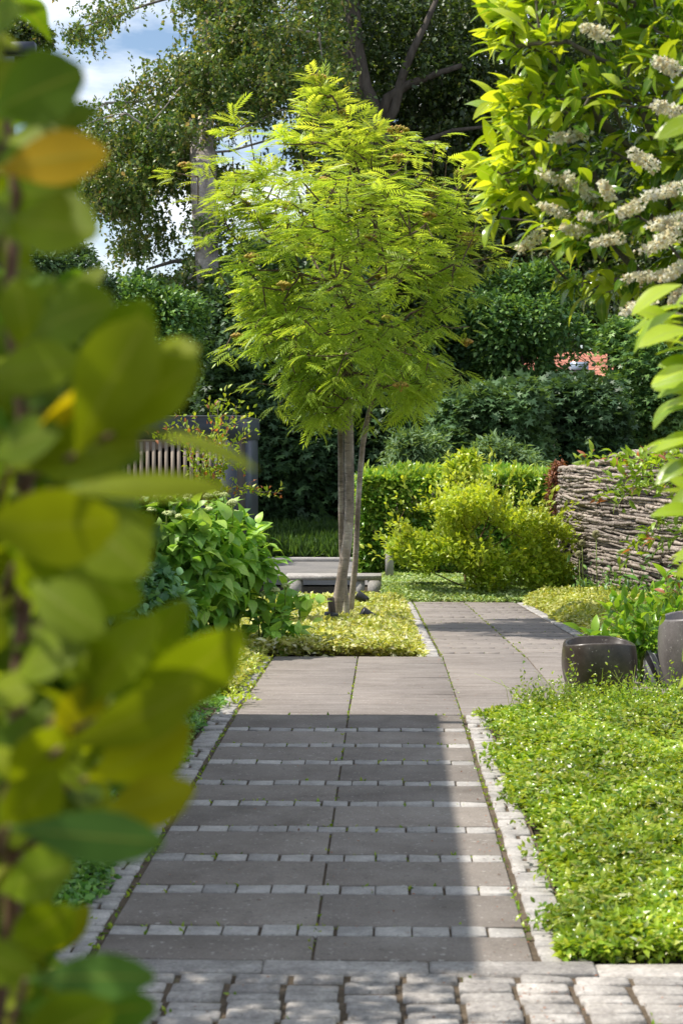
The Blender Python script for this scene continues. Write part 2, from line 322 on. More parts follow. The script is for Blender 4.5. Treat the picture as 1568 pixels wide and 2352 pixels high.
M['carpet'] = leaf_mat('carpet', [(0, (.08, .17, .015)), (.45, (.22, .33, .03)), (.85, (.34, .41, .05)), (.96, (.42, .45, .12)), (1, (.7, .72, .55))], .36, .24, gain=1.25, cscale=2.2, clump=(.7, 1.25))
M['darkcarpet'] = leaf_mat('darkcarpet', [(0, (.05, .14, .03)), (.7, (.12, .25, .05)), (1, (.22, .34, .08))], .35, .36, gain=1.6)
M['goldcarpet'] = leaf_mat('goldcarpet', [(0, (.17, .25, .035)), (.5, (.38, .42, .08)), (.85, (.55, .54, .2)), (1, (.75, .72, .5))], .32, .42, gain=1.12, cscale=3, clump=(.75, 1.2))
M['greycarpet'] = leaf_mat('greycarpet', [(0, (.12, .2, .05)), (.6, (.24, .33, .1)), (1, (.42, .48, .25))], .3, .45)
M['peony'] = leaf_mat('peony', [(0, (.07, .17, .02)), (.6, (.14, .27, .03)), (1, (.26, .38, .04))], .4, .28, gain=1.5)
M['redleaf'] = leaf_mat('redleaf', [(0, (.08, .16, .02)), (.55, (.22, .32, .03)), (.8, (.32, .34, .05)), (1, (.30, .11, .06))], .38, .4)
M['dead'] = leaf_mat('dead', [(0, (.10, .04, .02)), (1, (.3, .13, .07))], .2, .7)
M['blossom'] = leaf_mat('blossom', [(0, (.60, .48, .28)), (.4, (.86, .79, .60)), (1, (.92, .89, .78))], .55, .7, spec=.2, gain=1.0, tcol=(1.05, 1.04, .93), cscale=30)
M['berry'] = leaf_mat('berry', [(0, (.36, .32, .06)), (.6, (.52, .42, .10)), (1, (.6, .36, .12))], .35, .6, spec=.2, gain=1.1, tcol=(1.1, 1, .7), cscale=30)
M['bud'] = rough_mat('bud', [(.3, (.35, .42, .14)), (.7, (.6, .65, .32))], 80, .8, .6, .004)
M['seed'] = rough_mat('seed', [(.3, (.22, .22, .1)), (.7, (.36, .34, .18))], 60, .8, 0)
M['stem'] = rough_mat('stem', [(.3, (.12, .17, .03)), (.7, (.22, .27, .06))], 30, .6, 0)

def unit(v): return v/(np.linalg.norm(v, axis=-1, keepdims=True)+1e-9)
def rnd3(n, s=1.0): return rs.normal(0, s, (n, 3))
def in_poly(poly, n, big=4):
    P = np.array(poly, float); mn, mxx = P.min(0), P.max(0); out = np.zeros((0, 2))
    while len(out) < n:
        q = rs.uniform(mn, mxx, (n*big, 2)); ins = np.zeros(len(q), bool); j = len(P)-1
        for i in range(len(P)):
            c = ((P[i, 1] > q[:, 1]) != (P[j, 1] > q[:, 1])) & (q[:, 0] < (P[j, 0]-P[i, 0])*(q[:, 1]-P[i, 1])/(P[j, 1]-P[i, 1]+1e-12)+P[i, 0])
            ins ^= c; j = i
        out = np.vstack([out, q[ins]])
    return out[:n]
def grow(roots, pts, pen=.35, rtip=.004, rroot=.05, power=.55, rootrad=None):
    """join every target to the nearest branch; returns nodes, parents, radii"""
    nodes = [np.array(p, float) for p in roots]; par = [-1]+list(range(len(roots)-1)); pl = [0.0]
    for i in range(1, len(roots)): pl.append(pl[-1]+np.linalg.norm(nodes[i]-nodes[i-1]))
    base = nodes[-1]; P = pts[np.argsort(np.linalg.norm(pts-base, axis=1))]
    A = np.zeros((len(nodes)+len(P), 3)); A[:len(nodes)] = nodes; n = len(nodes); PL = np.zeros(len(A)); PL[:n] = pl
    n0 = n
    for p in P:
        d = np.linalg.norm(A[:n]-p, axis=1); lo = d+pen*PL[:n]+np.where(A[:n, 2] > p[2]+.02, .3*d, 0)
        if n0 > 1: lo[:n0-1] += 1e3*0+.5*d[:n0-1]
        k = int(np.argmin(lo)); A[n] = p; PL[n] = PL[k]+d[k]; par.append(k); n += 1
    cnt = np.ones(n)
    for i in range(n-1, 0, -1): cnt[par[i]] += cnt[i]
    rad = rtip+(rroot-rtip)*((cnt-1)/(cnt[0]-1))**power
    return A[:n], par, rad
def branches(mb, A, par, rad, sides=5, skip=0, sag=.06):
    for i in range(1, len(A)):
        if i <= skip: continue
        p = par[i]; a, b = A[p], A[i]; ln = np.linalg.norm(b-a)
        if ln < 1e-4: continue
        mid = (a+b)/2+rs.normal(0, .05*ln, 3)+np.array([0, 0, -sag*ln])
        r0 = min(rad[p], rad[i]*1.25)
        mb.tube([a, a*.45+mid*.55+0*(b), mid*.5+(a+b)/4, b], [r0, (r0*2+rad[i])/3, (r0+2*rad[i])/3, rad[i]], sides, cap=False)
def cluster(mb, tpl, P, out, k, spread, size, drop=.15, up=1.0, rfun=None, szj=.25, radial=1.0):
    """k leaves round every target; out = outward direction of the target"""
    n = len(P); Pk = np.repeat(P, k, 0); Ok = np.repeat(out, k, 0)
    d = unit(Ok*radial+rnd3(n*k, .75)-np.array([0, 0, drop]))
    pos = Pk+rnd3(n*k, spread)
    nr = unit(np.array([0, 0, up])+Ok*.35+rnd3(n*k, .38))
    rr = rs.random(n*k) if rfun is None else rfun(pos)
    mb.scatter(tpl, pos, d, nr, size*(1+rs.normal(0, szj, n*k)).clip(.5, 1.6), rr)
def lumpy(c, r, n, lumps=14, lr=.42, inner=.15, zmin=None):
    """points on a crown made of overlapping clumps; returns points and outward directions"""
    c = np.array(c, float); r = np.array(r, float)
    L0 = unit(rnd3(lumps))*rs.uniform(.55, .72, (lumps, 1)); lrad = lr*rs.uniform(.75, 1.25, lumps)
    k = rs.integers(0, lumps, n); d = unit(rnd3(n)+L0[k]*.9+np.array([0, 0, .25]))
    rad = lrad[k]*rs.uniform(.72, 1.05, n)
    p = L0[k]+d*rad[:, None]
    m = rs.random(n) < inner; p[m] *= rs.uniform(.3, .8, (m.sum(), 1))
    P = c+p*r
    if zmin is not None: P[:, 2] = np.where(P[:, 2] < zmin, zmin+rs.random(n)*.15, P[:, 2])
    return P, unit(d+p*.5)
def shrub(name, label, cat, base, c, r, n, tpl, size, lm, bm, k=3, spread=.03, lumps=14, lr=.42, nt=60, trad=.03, drop=.15, group=None, up=1.0, rfun=None, inner=.15, trunk='stems', crown='foliage', roots=None, radial=1.0):
    base = np.array(base, float)
    t = thing(name, tuple(base), label, cat, group)
    P, D = lumpy(c, r, n, lumps, lr, inner, base[2]+.03)
    if base[1] > 34:
        u_, v_ = proj(P); gap = ((np.abs(u_-1340) < 75) & (np.abs(v_-828) < 27)) | ((np.abs(u_-1366) < 40) & (np.abs(v_-918) < 22)) | ((np.abs(u_-1215) < 28) & (np.abs(v_-835) < 14)); kp = ~gap | (rs.random(n) < .1); P, D = P[kp], D[kp]; n = len(P)
    fb = MB(); cluster(fb, tpl, P, D, k, spread, size, drop, up, rfun, radial=radial)
    sub = np.array(c)+(P[rs.choice(n, min(nt, n), replace=False)]-np.array(c))*.93
    A, par, rad = grow(roots or [base, base*.75+np.array(c)*.25+np.array([0, 0, 0])], sub, .3, .0035 if trad < .06 else .012, trad)
    tb = MB(); branches(tb, A, par, rad, 5)
    tb.build(trunk, M[bm], t, True); fb.build(crown, M[lm], t)
    return t

# ------------------------------------------------------------ THE SETTING
def sheet(name, mat, xs, ys, zf, label=None):
    X, Y = np.meshgrid(xs, ys); Z = zf(X, Y); nx, ny = len(xs), len(ys)
    i = np.arange(ny-1)[:, None]*nx; j = np.arange(nx-1)[None]
    Q = np.stack([i+j, i+j+1, i+nx+j+1, i+nx+j], -1).reshape(-1, 4)
    b = MB(); b.add(np.stack([X, Y, Z], -1).reshape(-1, 3), Q); return struct(b, name, mat, label, True)
xs = np.concatenate([[-300, -100, -40], np.linspace(-12, 12, 49), [40, 100, 300]])
ys = np.concatenate([[-60, -20, 0], np.arange(1, 30, .5), [30, 30.3, 31, 33, 35, 38, 45, 60, 120, 500]])
sheet('ground', M['soil'], xs, ys, lambda X, Y: g(Y)-.035, 'dark soil under the planting beds')
sheet('road', M['asphalt'], np.linspace(-40, 40, 81), np.array([24.6, 26, 28, 30]), lambda X, Y: g(Y)-.01, 'pale grey asphalt road beyond the garden')
b = MB(); b.box(-40, 40, 30.0, 30.16, -.75, -.64, bev=.01); struct(b, 'kerb', M['kerb'], 'low stone kerb on the far side of the road')

PER = .473
def shift(Y): return -.0098*max(0, Y-12.57)
def slab(b, x0, x1, y0, y1, top=.0, jit=.002, bev=.006, gap=.004):
    x0 += gap; x1 -= gap; y0 += gap; y1 -= gap
    s0, s1 = shift(y0), shift(y1); z = top+rs.uniform(-jit, jit); h = .05; r = rs.random()
    V = [(x0+s0, y0, g(y0)+z-h), (x1+s0, y0, g(y0)+z-h), (x1+s1, y1, g(y1)+z-h), (x0+s1, y1, g(y1)+z-h)]
    bot = np.array(V); mid = bot.copy(); mid[:, 2] += h-bev*.6; tp = mid.copy(); tp[:, 2] += bev*.6
    c = tp[:, :2].mean(0); tp[:, 0] += np.sign(c[0]-tp[:, 0])*bev; tp[:, 1] += np.sign(c[1]-tp[:, 1])*bev
    j = rs.uniform(-jit, jit, (4, 1)); mid[:, 2:] += j; tp[:, 2:] += j
    Q = [(8, 9, 10, 11)]
    for k in range(4):
        m = (k+1) % 4; Q += [(k, m, 4+m, 4+k), (4+k, 4+m, 8+m, 8+k)]
    b.add(np.vstack([bot, mid, tp]), Q, r=r)
XL, XC, XB = -.8235, -.205, .4165
sb, cb, weeds = MB(), MB(), []
for nm_, (xa, xb, ya, yb) in {'joint_sand': (-3, 3, 2.4, 4.73)}.items(): pass
def cobrow(x0, x1, y0, y1, n, tgt=None):
    for k in range(n):
        a = x0+(x1-x0)*k/n; c = x0+(x1-x0)*(k+1)/n; e = rs.uniform(-.006, .006)
        slab(tgt or cb, a+rs.uniform(.001, .004), c-rs.uniform(.001, .005)+e*.5, y0+rs.uniform(-.002, .003), y1-rs.uniform(.003, .009), .001, .002, .004, .001)
        if rs.random() < .5: weeds.append((a, rs.uniform(y0, y1)))
edges = [5.077, 5.566, 6.008, 6.479, 6.960, 7.406, 7.913, 8.379, 8.873, 9.333]
prev = 4.73
for e in edges:
    last = e == edges[-1]
    for x0, x1 in ((XL, XC), (XC, XB)): slab(sb, x0, x1, prev, e-(.0 if last else .104), .0, .0015, .004, .004)
    if not last: cobrow(XL, XB, e-.103, e, 11)
    prev = e
struct(sb, 'path', M['slab'], 'grey concrete slabs of the near path, in rows two wide')
# landing of long butted slabs
lb = MB()
for a in np.arange(9.345, 12.5, .461):
    for x0, x1 in ((XL, XC-.004), (XC+.004, XB), (XB+.006, 1.036), (1.044, 1.66), (1.664, 2.28), (2.284, 2.9), (2.904, 3.5), (3.504, 4.1)):
        slab(lb, x0, x1, a, a+.461, .0, .0015, .0025, .0012 if x0 > -9 else .004)
struct(lb, 'landing', M['landing'], 'pale paving of the landing where the path widens')
ub = MB(); y = 12.575; 
while y < 20.8:
    for x0, x1 in ((XB, XB+.616), (XB+.624, XB+1.24)): slab(ub, x0, x1, y, y+.368, .0, .003, .006, .005)
    cobrow(XB, XB+1.24, y+.37, y+PER, 11, ub); y += PER
struct(ub, 'upper_path', M['landing'], 'pale slab path running on beyond the landing')
def border(x0, x1, y0, y1, pitch=.072):
    y = y0
    while y < y1:
        p = pitch*rs.uniform(.8, 1.15)
        n = 1 if rs.random() < .75 else 2
        for q in range(n):
            a = x0+(x1-x0)*q/n; c = x0+(x1-x0)*(q+1)/n
            slab(cb, a+rs.uniform(0, .008), c-rs.uniform(0, .008), y, y+p, .001, .005, .007, .0035)
        if rs.random() < .2: weeds.append((rs.uniform(x0, x1), y))
        y += p
border(XL-.135, XL-.015, 4.73, 12.55); border(XB+.012, XB+.135, 4.73, 9.33); border(XB-.125, XB-.01, 12.59, 20.8); border(XB+1.25, XB+1.37, 12.59, 20.8)
struct(cb, 'cobble_edging', M['cobble'], 'small grey stone setts between and along the path slabs')
bb = MB(); y = 4.715
[slab(bb, -3.1+.46*k, -2.64+.46*k, 4.60+rs.uniform(0, .004), 4.72, .001, .004, .009, .001) for k in range(13)]
y = 4.595
while y > 2.4:
    d = .074*rs.uniform(.92, 1.1); x = -3.02+rs.uniform(-.01, .01)
    while x < 3:
        slab(bb, x+rs.uniform(.004, .009), x+.153-rs.uniform(.004, .009), y-d+rs.uniform(.002, .007), y-rs.uniform(.002, .007), .002, .0045, .008, .002); x += .153
    y -= d
struct(bb, 'block_paving', M['block'], 'pale stone blocks laid in straight courses across the foreground')

for x0_, x1_, y0_, y1_ in ((-3.1, 3.1, 2.3, 4.73), (XL-.14, XB+.14, 4.731, 9.34), (XL-.14, 4.2, 9.341, 12.57), (XB-.2, XB+1.33, 12.571, 20.8)):
    sheet('joint_sand', M['jointsand'], np.linspace(x0_, x1_, 4), np.linspace(y0_, y1_, 12), lambda X, Y: g(Y)-.009)

# ------------------------------------------------------------ GROUND COVER (stuff)
def carpet(name, label, region, n, tpl, size, mat, zf, cat, up=.9, sigma=.02, rfun=None, hgrad=True):
    """region(n) gives x, y; zf gives the top of the cover"""
    x, y = region(n); z = zf(x, y)
    dep = rs.exponential(sigma, n); dep = np.minimum(dep, .12)
    P = np.stack([x, y, z-dep], 1); ax = unit(rnd3(n, 1)*np.array([1, 1, .35])+np.array([0, 0, .25])); nr = unit(rnd3(n, .5)+np.array([0, 0, up]))
    b = MB(); b.scatter(tpl, P, ax, nr, size*rs.uniform(.6, 1.35, n), rs.random(n) if rfun is None else rfun(P))
    o = b.build(name, M[mat]); tag(o, label, cat, kind='stuff'); return o
def smooth_noise(x, y, s, seed=0):
    r = np.random.default_rng(seed); v = 0
    for k in range(7):
        a = r.uniform(0, 6.28); f = s*r.uniform(.5, 1.8); v = v+np.sin(x*f*math.cos(a)+y*f*math.sin(a)+r.uniform(0, 6.28))
    return v/7
def under(name, mat, x0f, x1f, y0, y1, zf, nx=24, ny=60):
    """dark underlayer of a bed: a mound of soil"""
    t = np.linspace(0, 1, nx)[None]; Y = np.linspace(y0, y1, ny)[:, None]; X = x0f(Y)+(x1f(Y)-x0f(Y))*t; Y = np.broadcast_to(Y, X.shape)
    Z = zf(X, Y); i = np.arange(ny-1)[:, None]*nx; j = np.arange(nx-1)[None]
    Q = np.stack([i+j, i+j+1, i+nx+j+1, i+nx+j], -1).reshape(-1, 4)
    b = MB(); b.add(np.stack([X, Y, Z], -1).reshape(-1, 3), Q); return struct(b, name, mat, None, True)
# right bed, bright green
def rb_edge(Y): return .555+.035*np.sin(Y*2.3)+.025*np.sin(Y*6.1)+.02*np.sin(Y*17)
def rb_z(x, y):
    e = np.clip((x-rb_edge(y)+.03)/.22, 0, 1)*np.clip((y-4.70)/.25, 0, 1)*np.clip((9.95-.25*np.clip(1.1-x,0,.6)/.6-y)/.9, 0, 1)
    return g(y)+.015+(.065+.05*smooth_noise(x, y, 7, 3)+.03*smooth_noise(x, y, 21, 4))*np.sqrt(e)
def reg_rb(n):
    y = 1/rs.uniform(1/10.0, 1/4.74, n)*1.0; n0 = n; x = rb_edge(y)+rs.random(n)**1.1*(.19*y+.35-rb_edge(y)); 
    m = (y > 9.45) & (x < .75+(y-9.45)*.5); y[m] -= .6
    return x, y
under('soil_mound', M['soil'], lambda Y: rb_edge(Y)+.03+0*Y, lambda Y: 3+0*Y, 4.75, 9.95, lambda X, Y: rb_z(X, Y)-.055)
carpet('ground_cover', 'dense bright green ground cover with glossy leaves right of the near path', reg_rb, 95000, SMALL, .031, 'carpet', rb_z, 'ground cover', sigma=.018)
# upright shoots along the far edge
b = MB(); n = 420; x = rs.uniform(.72, 2.0, n); y = rs.uniform(9.3, 10.0, n); h = rs.exponential(.045, n)+.03
for i in range(n):
    z0 = float(rb_z(x[i:i+1], y[i:i+1])[0])-.02; P0 = np.array([x[i], y[i], z0]); P1 = P0+np.array([rs.normal(0, .02), rs.normal(0, .02), h[i]+.03])
    q = 6; t = np.linspace(.25, 1, q)[:, None]; pos = P0+(P1-P0)*t
    b.scatter(SMALL, pos, unit(rnd3(q, 1)+np.array([0, 0, .6])), unit(rnd3(q, .6)+np.array([0, 0, .8])), .024, rs.random(q)*.9)
for k in range(60):
    xx, yy = rs.uniform(.7, 1.6), rs.uniform(9.4, 9.9); z0 = float(g(yy)); a = rnd3(1, .12)[0]; hh = rs.uniform(.1, .22)
    b.tube([(xx, yy, z0), (xx+a[0]*.3, yy, z0+hh*.6), (xx+a[0], yy+a[1], z0+hh)], [.0018, .0015, .0008], 3, r=.6)
tag(b.build('ground_cover_shoots', M['carpet']), 'thin upright green shoots rising in front of the brown pot', 'ground cover', kind='stuff')
# left bed in the shade
def lb_edge(Y): return XL-.125-.03*np.sin(Y*3.1)-.02*np.sin(Y*7.7)-np.clip((Y-9.5)*.03, 0, .1)
def lb_z(x, y): return g(y)+(.05+.04*smooth_noise(x, y, 5, 9)+.01*smooth_noise(x, y, 17, 5))*np.clip((lb_edge(y)-x+.04)/.2, 0, 1)**.5+.01
def reg_lb(n):
    y = 1/rs.uniform(1/12.4, 1/4.6, n); return lb_edge(y)-rs.random(n)*1.5, y
carpet('ground_cover', 'dark green low ground cover in the shade left of the near path', reg_lb, 60000, SMALL, .032, 'darkcarpet', lb_z, 'ground cover', sigma=.02)
def reg_lb2(n):
    y = rs.uniform(10.2, 12.7, n); return -.9-np.abs(rs.normal(0, .35, n)), y
carpet('ground_cover', 'yellow-green ground cover under the hydrangea at the left edge of the landing', reg_lb2, 9000, SMALL, .04, 'goldcarpet', lambda x, y: lb_z(x, y)+.05, 'ground cover', sigma=.03)
# golden bed round the rowan
def gb_z(x, y):
    e = np.clip((XB-.135+shift(16)-x)/.15, 0, 1)*np.clip((y-12.5)/.2, 0, 1)
    return g(y)+.01+(.09+.04*smooth_noise(x, y, 6, 13))*np.sqrt(e)
def reg_gb(n):
    y = 1/rs.uniform(1/21.0, 1/12.6, n); x = XB-.12-.0098*(y-12.57)-rs.random(n)*(1.9); return x, y
carpet('golden_ground_cover', 'pale yellow variegated ground cover round the rowan stems', reg_gb, 52000, SMALL, .05, 'goldcarpet', gb_z, 'ground cover', sigma=.03,
       rfun=lambda P: np.clip(rs.random(len(P))*.75+.25*smooth_noise(P[:, 0], P[:, 1], 3, 2)+.25-np.clip((P[:, 1]-15)*.02, 0, .2), 0, 1))
# golden bed right of the upper path
def yb_edge(Y): return XB+1.36-.0098*(Y-12.57)+.04*np.sin(Y*2.1)
def yb_z(x, y):
    d = x-yb_edge(y); e = np.clip(d/.25, 0, 1); return g(y)+.01+(.14+.07*smooth_noise(x, y, 4.2, 23))*np.sqrt(np.clip(e, 0, 1))+.06*np.clip(d-.3, 0, 1)
def reg_yb(n):
    y = 1/rs.uniform(1/20.8, 1/12.9, n); return yb_edge(y)+rs.random(n)*(1.7), y
under('soil_bank', M['soil'], lambda Y: yb_edge(Y)+.03, lambda Y: yb_edge(Y)+2.5, 12.75, 21.5, lambda X, Y: yb_z(X, Y)-.07)
carpet('golden_ground_cover', 'mounded golden-yellow ground cover between the upper path and the branch wall', reg_yb, 60000, SMALL, .05, 'goldcarpet', yb_z, 'ground cover', sigma=.03,
       rfun=lambda P: np.clip(rs.random(len(P))*.7+.15, 0, 1))
def reg_fb(n):
    y = rs.uniform(20.85, 25.2, n); return rs.uniform(-.05, 2.7, n), y
carpet('ground_cover', 'pale grey-green creeping ground cover at the end of the upper path', reg_fb, 45000, SMALL, .045, 'greycarpet', lambda x, y: g(y)+.03+.09*np.clip((y-20.85)/.6, 0, 1)+.03*smooth_noise(x, y, 5, 33), 'ground cover', sigma=.03)
# verge across the road
def reg_vg(n): return rs.uniform(-5, 1.5, n), rs.uniform(30.25, 34, n)
x, y = reg_vg(26000); b = MB(); P = np.stack([x, y, g(y)-.02], 1)
b.scatter(cheap_tpl(.12, 0, .25), P, unit(rnd3(len(P), .35)+np.array([0, 0, 1])), unit(rnd3(len(P))), rs.uniform(.12, .35, len(P)), rs.random(len(P)))
tag(b.build('grass', M['grass']), 'shaded long grass on the verge across the road', 'grass', kind='stuff')
# weeds in the joints
b = MB()
for yj in np.arange(4.8, 12.5, .06):
    for xj in (XC, XB, XL-.006):
        if rs.random() < (.75 if xj != XC or yj > 9 else .45): weeds.append((xj+rs.normal(0, .004), yj+rs.uniform(-.03, .03)))
for yj in np.arange(12.6, 20.8, .1):
    for xj in (XB, XB+.62): weeds.append((xj+shift(yj), yj))
for e in edges:
    for k in range(14): weeds.append((rs.uniform(XL, XB), e+rs.normal(0, .004)))
for k in range(50): weeds.append((-3+.153*rs.integers(8, 34), rs.uniform(3.9, 4.6)))
W_ = np.array(weeds); k = 5; P = np.repeat(np.column_stack([W_, g(W_[:, 1])-.012]), k, 0)+rnd3(len(W_)*k, .006)*np.array([1, 1, .3])
b.scatter(SMALL, P, unit(rnd3(len(P), .7)+np.array([0, 0, .7])), unit(rnd3(len(P), .6)+np.array([0, 0, .8])), rs.uniform(.008, .026, len(P)), rs.random(len(P))*.85)
tag(b.build('joint_weeds', M['carpet']), 'small weeds and moss growing in the paving joints', 'weeds', kind='stuff')
b = MB(); n = 900; yy = 1/rs.uniform(1/20.8, 1/3.9, n); xx = np.where(yy < 12.57, rs.uniform(-.95, 1.9, n), rs.uniform(.4, 1.7, n)); sn = rs.random(n) < .35; xx[sn] = np.where(yy[sn] < 12.5, XB, XB+.6)+rs.normal(0, .06, sn.sum())
P = np.column_stack([xx, yy, g(yy)+.004]); b.scatter(cheap_tpl(.5, .3, -.1), P, unit(rnd3(n)*np.array([1, 1, .1])), unit(rnd3(n, .3)+np.array([0, 0, 1])), rs.uniform(.004, .014, n), rs.random(n))
tag(b.build('fallen_leaf_bits', M['dead']), 'tiny dry leaf crumbs scattered over the paving', 'leaf litter', kind='stuff')
# stray shoots creeping from the bed over the edging
b = MB()
for k in range(90):
    yy = rs.uniform(4.9, 9.3); p = np.array([rb_edge(yy)+.01, yy, g(yy)+.03]); dr = unit(np.array([-1, rs.normal(0, .7), .1])); n = rs.integers(2, 6)
    for q in range(n):
        p = p+dr*.022+rnd3(1, .004)[0]; p[2] = max(p[2], g(p[1])+.012)
        b.scatter(SMALL, p[None]+rnd3(2, .004), unit(rnd3(2)+np.array([0, 0, .3])), unit(rnd3(2, .5)+np.array([0, 0, 1])), .026, rs.random(2)*.8)
for k in range(60):
    yy = rs.uniform(9.6, 12.4); p = np.array([lb_edge(yy)+.0, yy, g(yy)+.04]); dr = unit(np.array([1, rs.normal(0, .7), .0])); n = rs.integers(2, 7)
    for q in range(n):
        p = p+dr*.03+rnd3(1, .004)[0]; p[2] = max(p[2], g(p[1])+.012)
        b.scatter(SMALL, p[None]+rnd3(2, .006), unit(rnd3(2)+np.array([0, 0, .3])), unit(rnd3(2, .5)+np.array([0, 0, 1])), .034, .5+rs.random(2)*.45)
tag(b.build('creeping_shoots', M['carpet']), 'creeping shoots of ground cover spilling over the stone edging', 'ground cover', kind='stuff')

# ------------------------------------------------------------ BUILDINGS
def prop_box(t, name, mat, *a, **k): b = MB(); b.box(*a, **k); return b.build(name, M[mat], t)
# pavilion on the left whose roof shades the near path
XR, YF, YN, ZT = -2.04, 9.42, 4.68, 3.567
t = thing('garden_pavilion', (-4, 8, 0), 'dark grey flat-roofed building whose corner shows at the left edge', 'building')
pr_roof = prop_box(t, 'roof', 'anthracite', XR-4.5, XR+.0, YN, YF, ZT-.28, ZT)
prop_box(t, 'wall', 'anthracite', XR-4.3, XR-.06, YN+.1, YF-.0-.06, -.3, ZT-.283)
for yy in (YN+.02, YF-.14): prop_box(t, 'post', 'darkwood', XR-.14, XR-.004, yy, yy+.12, -.3, ZT-.285)
pr_roof['_org'] = t['_org']; prop_box(pr_roof, 'gutter_spout', 'anthracite', XR-.002, XR+.17, YF-.30, YF-.22, ZT-.1, ZT-.04)
# boarded shed behind it
t = thing('boarded_shed', (-4, 12.5, -.2), 'weathered grey vertical-board shed with metal cap at the far left', 'shed')
b = MB(); y = 9.9
while y < 13.95:
    b.box(-2.93, -2.87-rs.uniform(0, .006), y, y+.085, -.25, 2.5, jit=.001); y += .09
b.build('cladding', M['boards'], t)
prop_box(t, 'wall', 'darkwood', -5.5, -2.935, 9.85, 13.98, -.25, 2.49)
prop_box(t, 'roof_cap', 'zinc', -5.6, -2.83, 9.8, 14.02, 2.503, 2.62)
# carport
Y0, Y1 = 22.5, 26.5; xr = float(at(545, 1000, Y0)[0]); zt = float(at(545, 957, Y0)[2]); zb = float(at(545, 1009, Y0)[2]); x0 = xr-5
t = thing('carport', (xr-2.5, (Y0+Y1)/2, -.65), 'blue-black carport with slatted upper panel behind the hydrangea', 'carport')
prop_box(t, 'roof', 'anthracite', x0, xr, Y0, Y1, zb, zt)
prop_box(t, 'roof_edge', 'zinc', x0-.012, xr+.012, Y0-.012, Y1+.012, zt+.002, zt+.018)
xp = float(at(489, 1100, Y0)[0])
prop_box(t, 'front_panel', 'anthracite', xp, xr-.01, Y0+.02, Y0+.08, -.66, zb-.003)
prop_box(t, 'side_panel', 'darkwood', xr-.07, xr-.03, Y0+.084, Y0+1.6, -.66, zb-.003)
prop_box(t, 'side_panel', 'anthracite', xr-.075, xr-.02, Y0+1.604, Y1-.1, -.66, zb-.003)
prop_box(t, 'rear_wall', 'darkwood', x0, xr-.08, Y1-.16, Y1-.1, -.66, zb-.003)
prop_box(t, 'lower_wall', 'anthracite', x0, xp-.004, Y0+.03, Y0+.09, -.66, .62)
b = MB(); x = xp-.06
while x > x0+.1:
    b.box(x, x+.045, Y0+.025, Y0+.07, .622, zb-.03); x -= .083
b.build('slat_panel', M['slatwood'], t)
prop_box(t, 'rail', 'slatwood', x0, xp-.004, Y0+.026, Y0+.068, zb-.028, zb-.004)
# house with red roof far behind
t = thing('house', (6.5, 58, .3), 'house with red tiled roof glimpsed through the shrubs behind the hedge', 'house')
prop_box(t, 'wall', 'render', 3.8, 11, 55.9, 62, .2, 2.0)
b = MB(); n = 26
for i in range(n):
    ya, yb = 55.4+3.8*i/n, 55.4+3.8*(i+1)/n; za, zb_ = 1.9+2.6*i/n, 1.9+2.6*(i+1)/n
    b.add([(3.4, ya, za+.04), (11.3, ya, za+.04), (11.3, yb, zb_), (3.4, yb, zb_), (3.4, ya, za-.06), (11.3, ya, za-.06)], [(0, 1, 2, 3), (4, 5, 1, 0)])
b.add([(3.4, 59.2, 4.5), (11.3, 59.2, 4.5), (11.3, 63, 1.9), (3.4, 63, 1.9)], [(0, 1, 2, 3)])
rf = b.build('roof', M['rooftile'], t)
p = at(1325, 842, 57.8); b = MB(); b.box(p[0]-.28, p[0]+.28, 57.0, 58.4, p[2]-.3, p[2]+.12); rf['_org'] = t['_org']; b.build('roof_window', M['windowpane'], rf)

# bench
t = thing('bench', tuple(at(765, 1378, 22.3)), 'low grey granite bench behind the rowan stems', 'bench')
pl = at(655, 1322, 22); pr = at(876, 1322, 22); gz = float(g(22))
prop_box(t, 'seat', 'granite', pl[0], pr[0], 22, 22.42, pr[2]-.062, pr[2], bev=.008)
prop_box(t, 'leg', 'granite', pr[0]-.18, pr[0]-.005, 22.01, 22.4, gz-.05, pr[2]-.064)
prop_box(t, 'leg', 'granite', pl[0]+.03, pl[0]+.21, 22.01, 22.4, gz-.05, pr[2]-.064)
prop_box(t, 'leg', 'kerb', pr[0]-.33, pr[0]-.22, 22.03, 22.4, gz-.05, pr[2]-.064)
# grey bollard by the hedge
p = at(894, 1300, 24.6); t = thing('bollard_light', (p[0], p[1], float(g(24.6))), 'small light grey bollard at the foot of the laurel hedge', 'bollard')
zt2 = float(at(894, 1248, 24.6)[2]); gz = float(g(24.6))
prop_box(t, 'post', 'kerb', p[0]-.06, p[0]+.06, 24.54, 24.66, gz-.02, zt2-.05, bev=.01); prop_box(t, 'cap', 'zinc', p[0]-.065, p[0]+.065, 24.535, 24.665, zt2-.048, zt2, bev=.01)

# ------------------------------------------------------------ BRANCH WALL
wx = np.array([2.36, 2.45, 2.80, 3.15, 3.5, 3.9]); wy = np.array([23.3, 21.9, 20.2, 18.2, 16.2, 14.0])
sarc = np.concatenate([[0], np.cumsum(np.hypot(np.diff(wx), np.diff(wy)))]); LEN = sarc[-1]
def wpt(s): return np.stack([np.interp(s, sarc, wx), np.interp(s, sarc, wy)], -1)
def wnrm(s):
    d = wpt(np.minimum(s+.3, LEN))-wpt(np.maximum(s-.3, 0)); d /= np.linalg.norm(d, axis=-1, keepdims=True); return np.stack([d[..., 1], -d[..., 0]], -1)
def wtop(s): return np.interp(s, [0, 1.7, 1.9, 2.9, 3.0, 4.1, 4.2, LEN], [1.06, 1.09, 1.15, 1.19, 1.27, 1.3, 1.37, 1.44])
t = thing('branch_wall', (2.9, 19, float(g(19))), 'brown-grey wall of stacked rough branches at the right', 'wall')
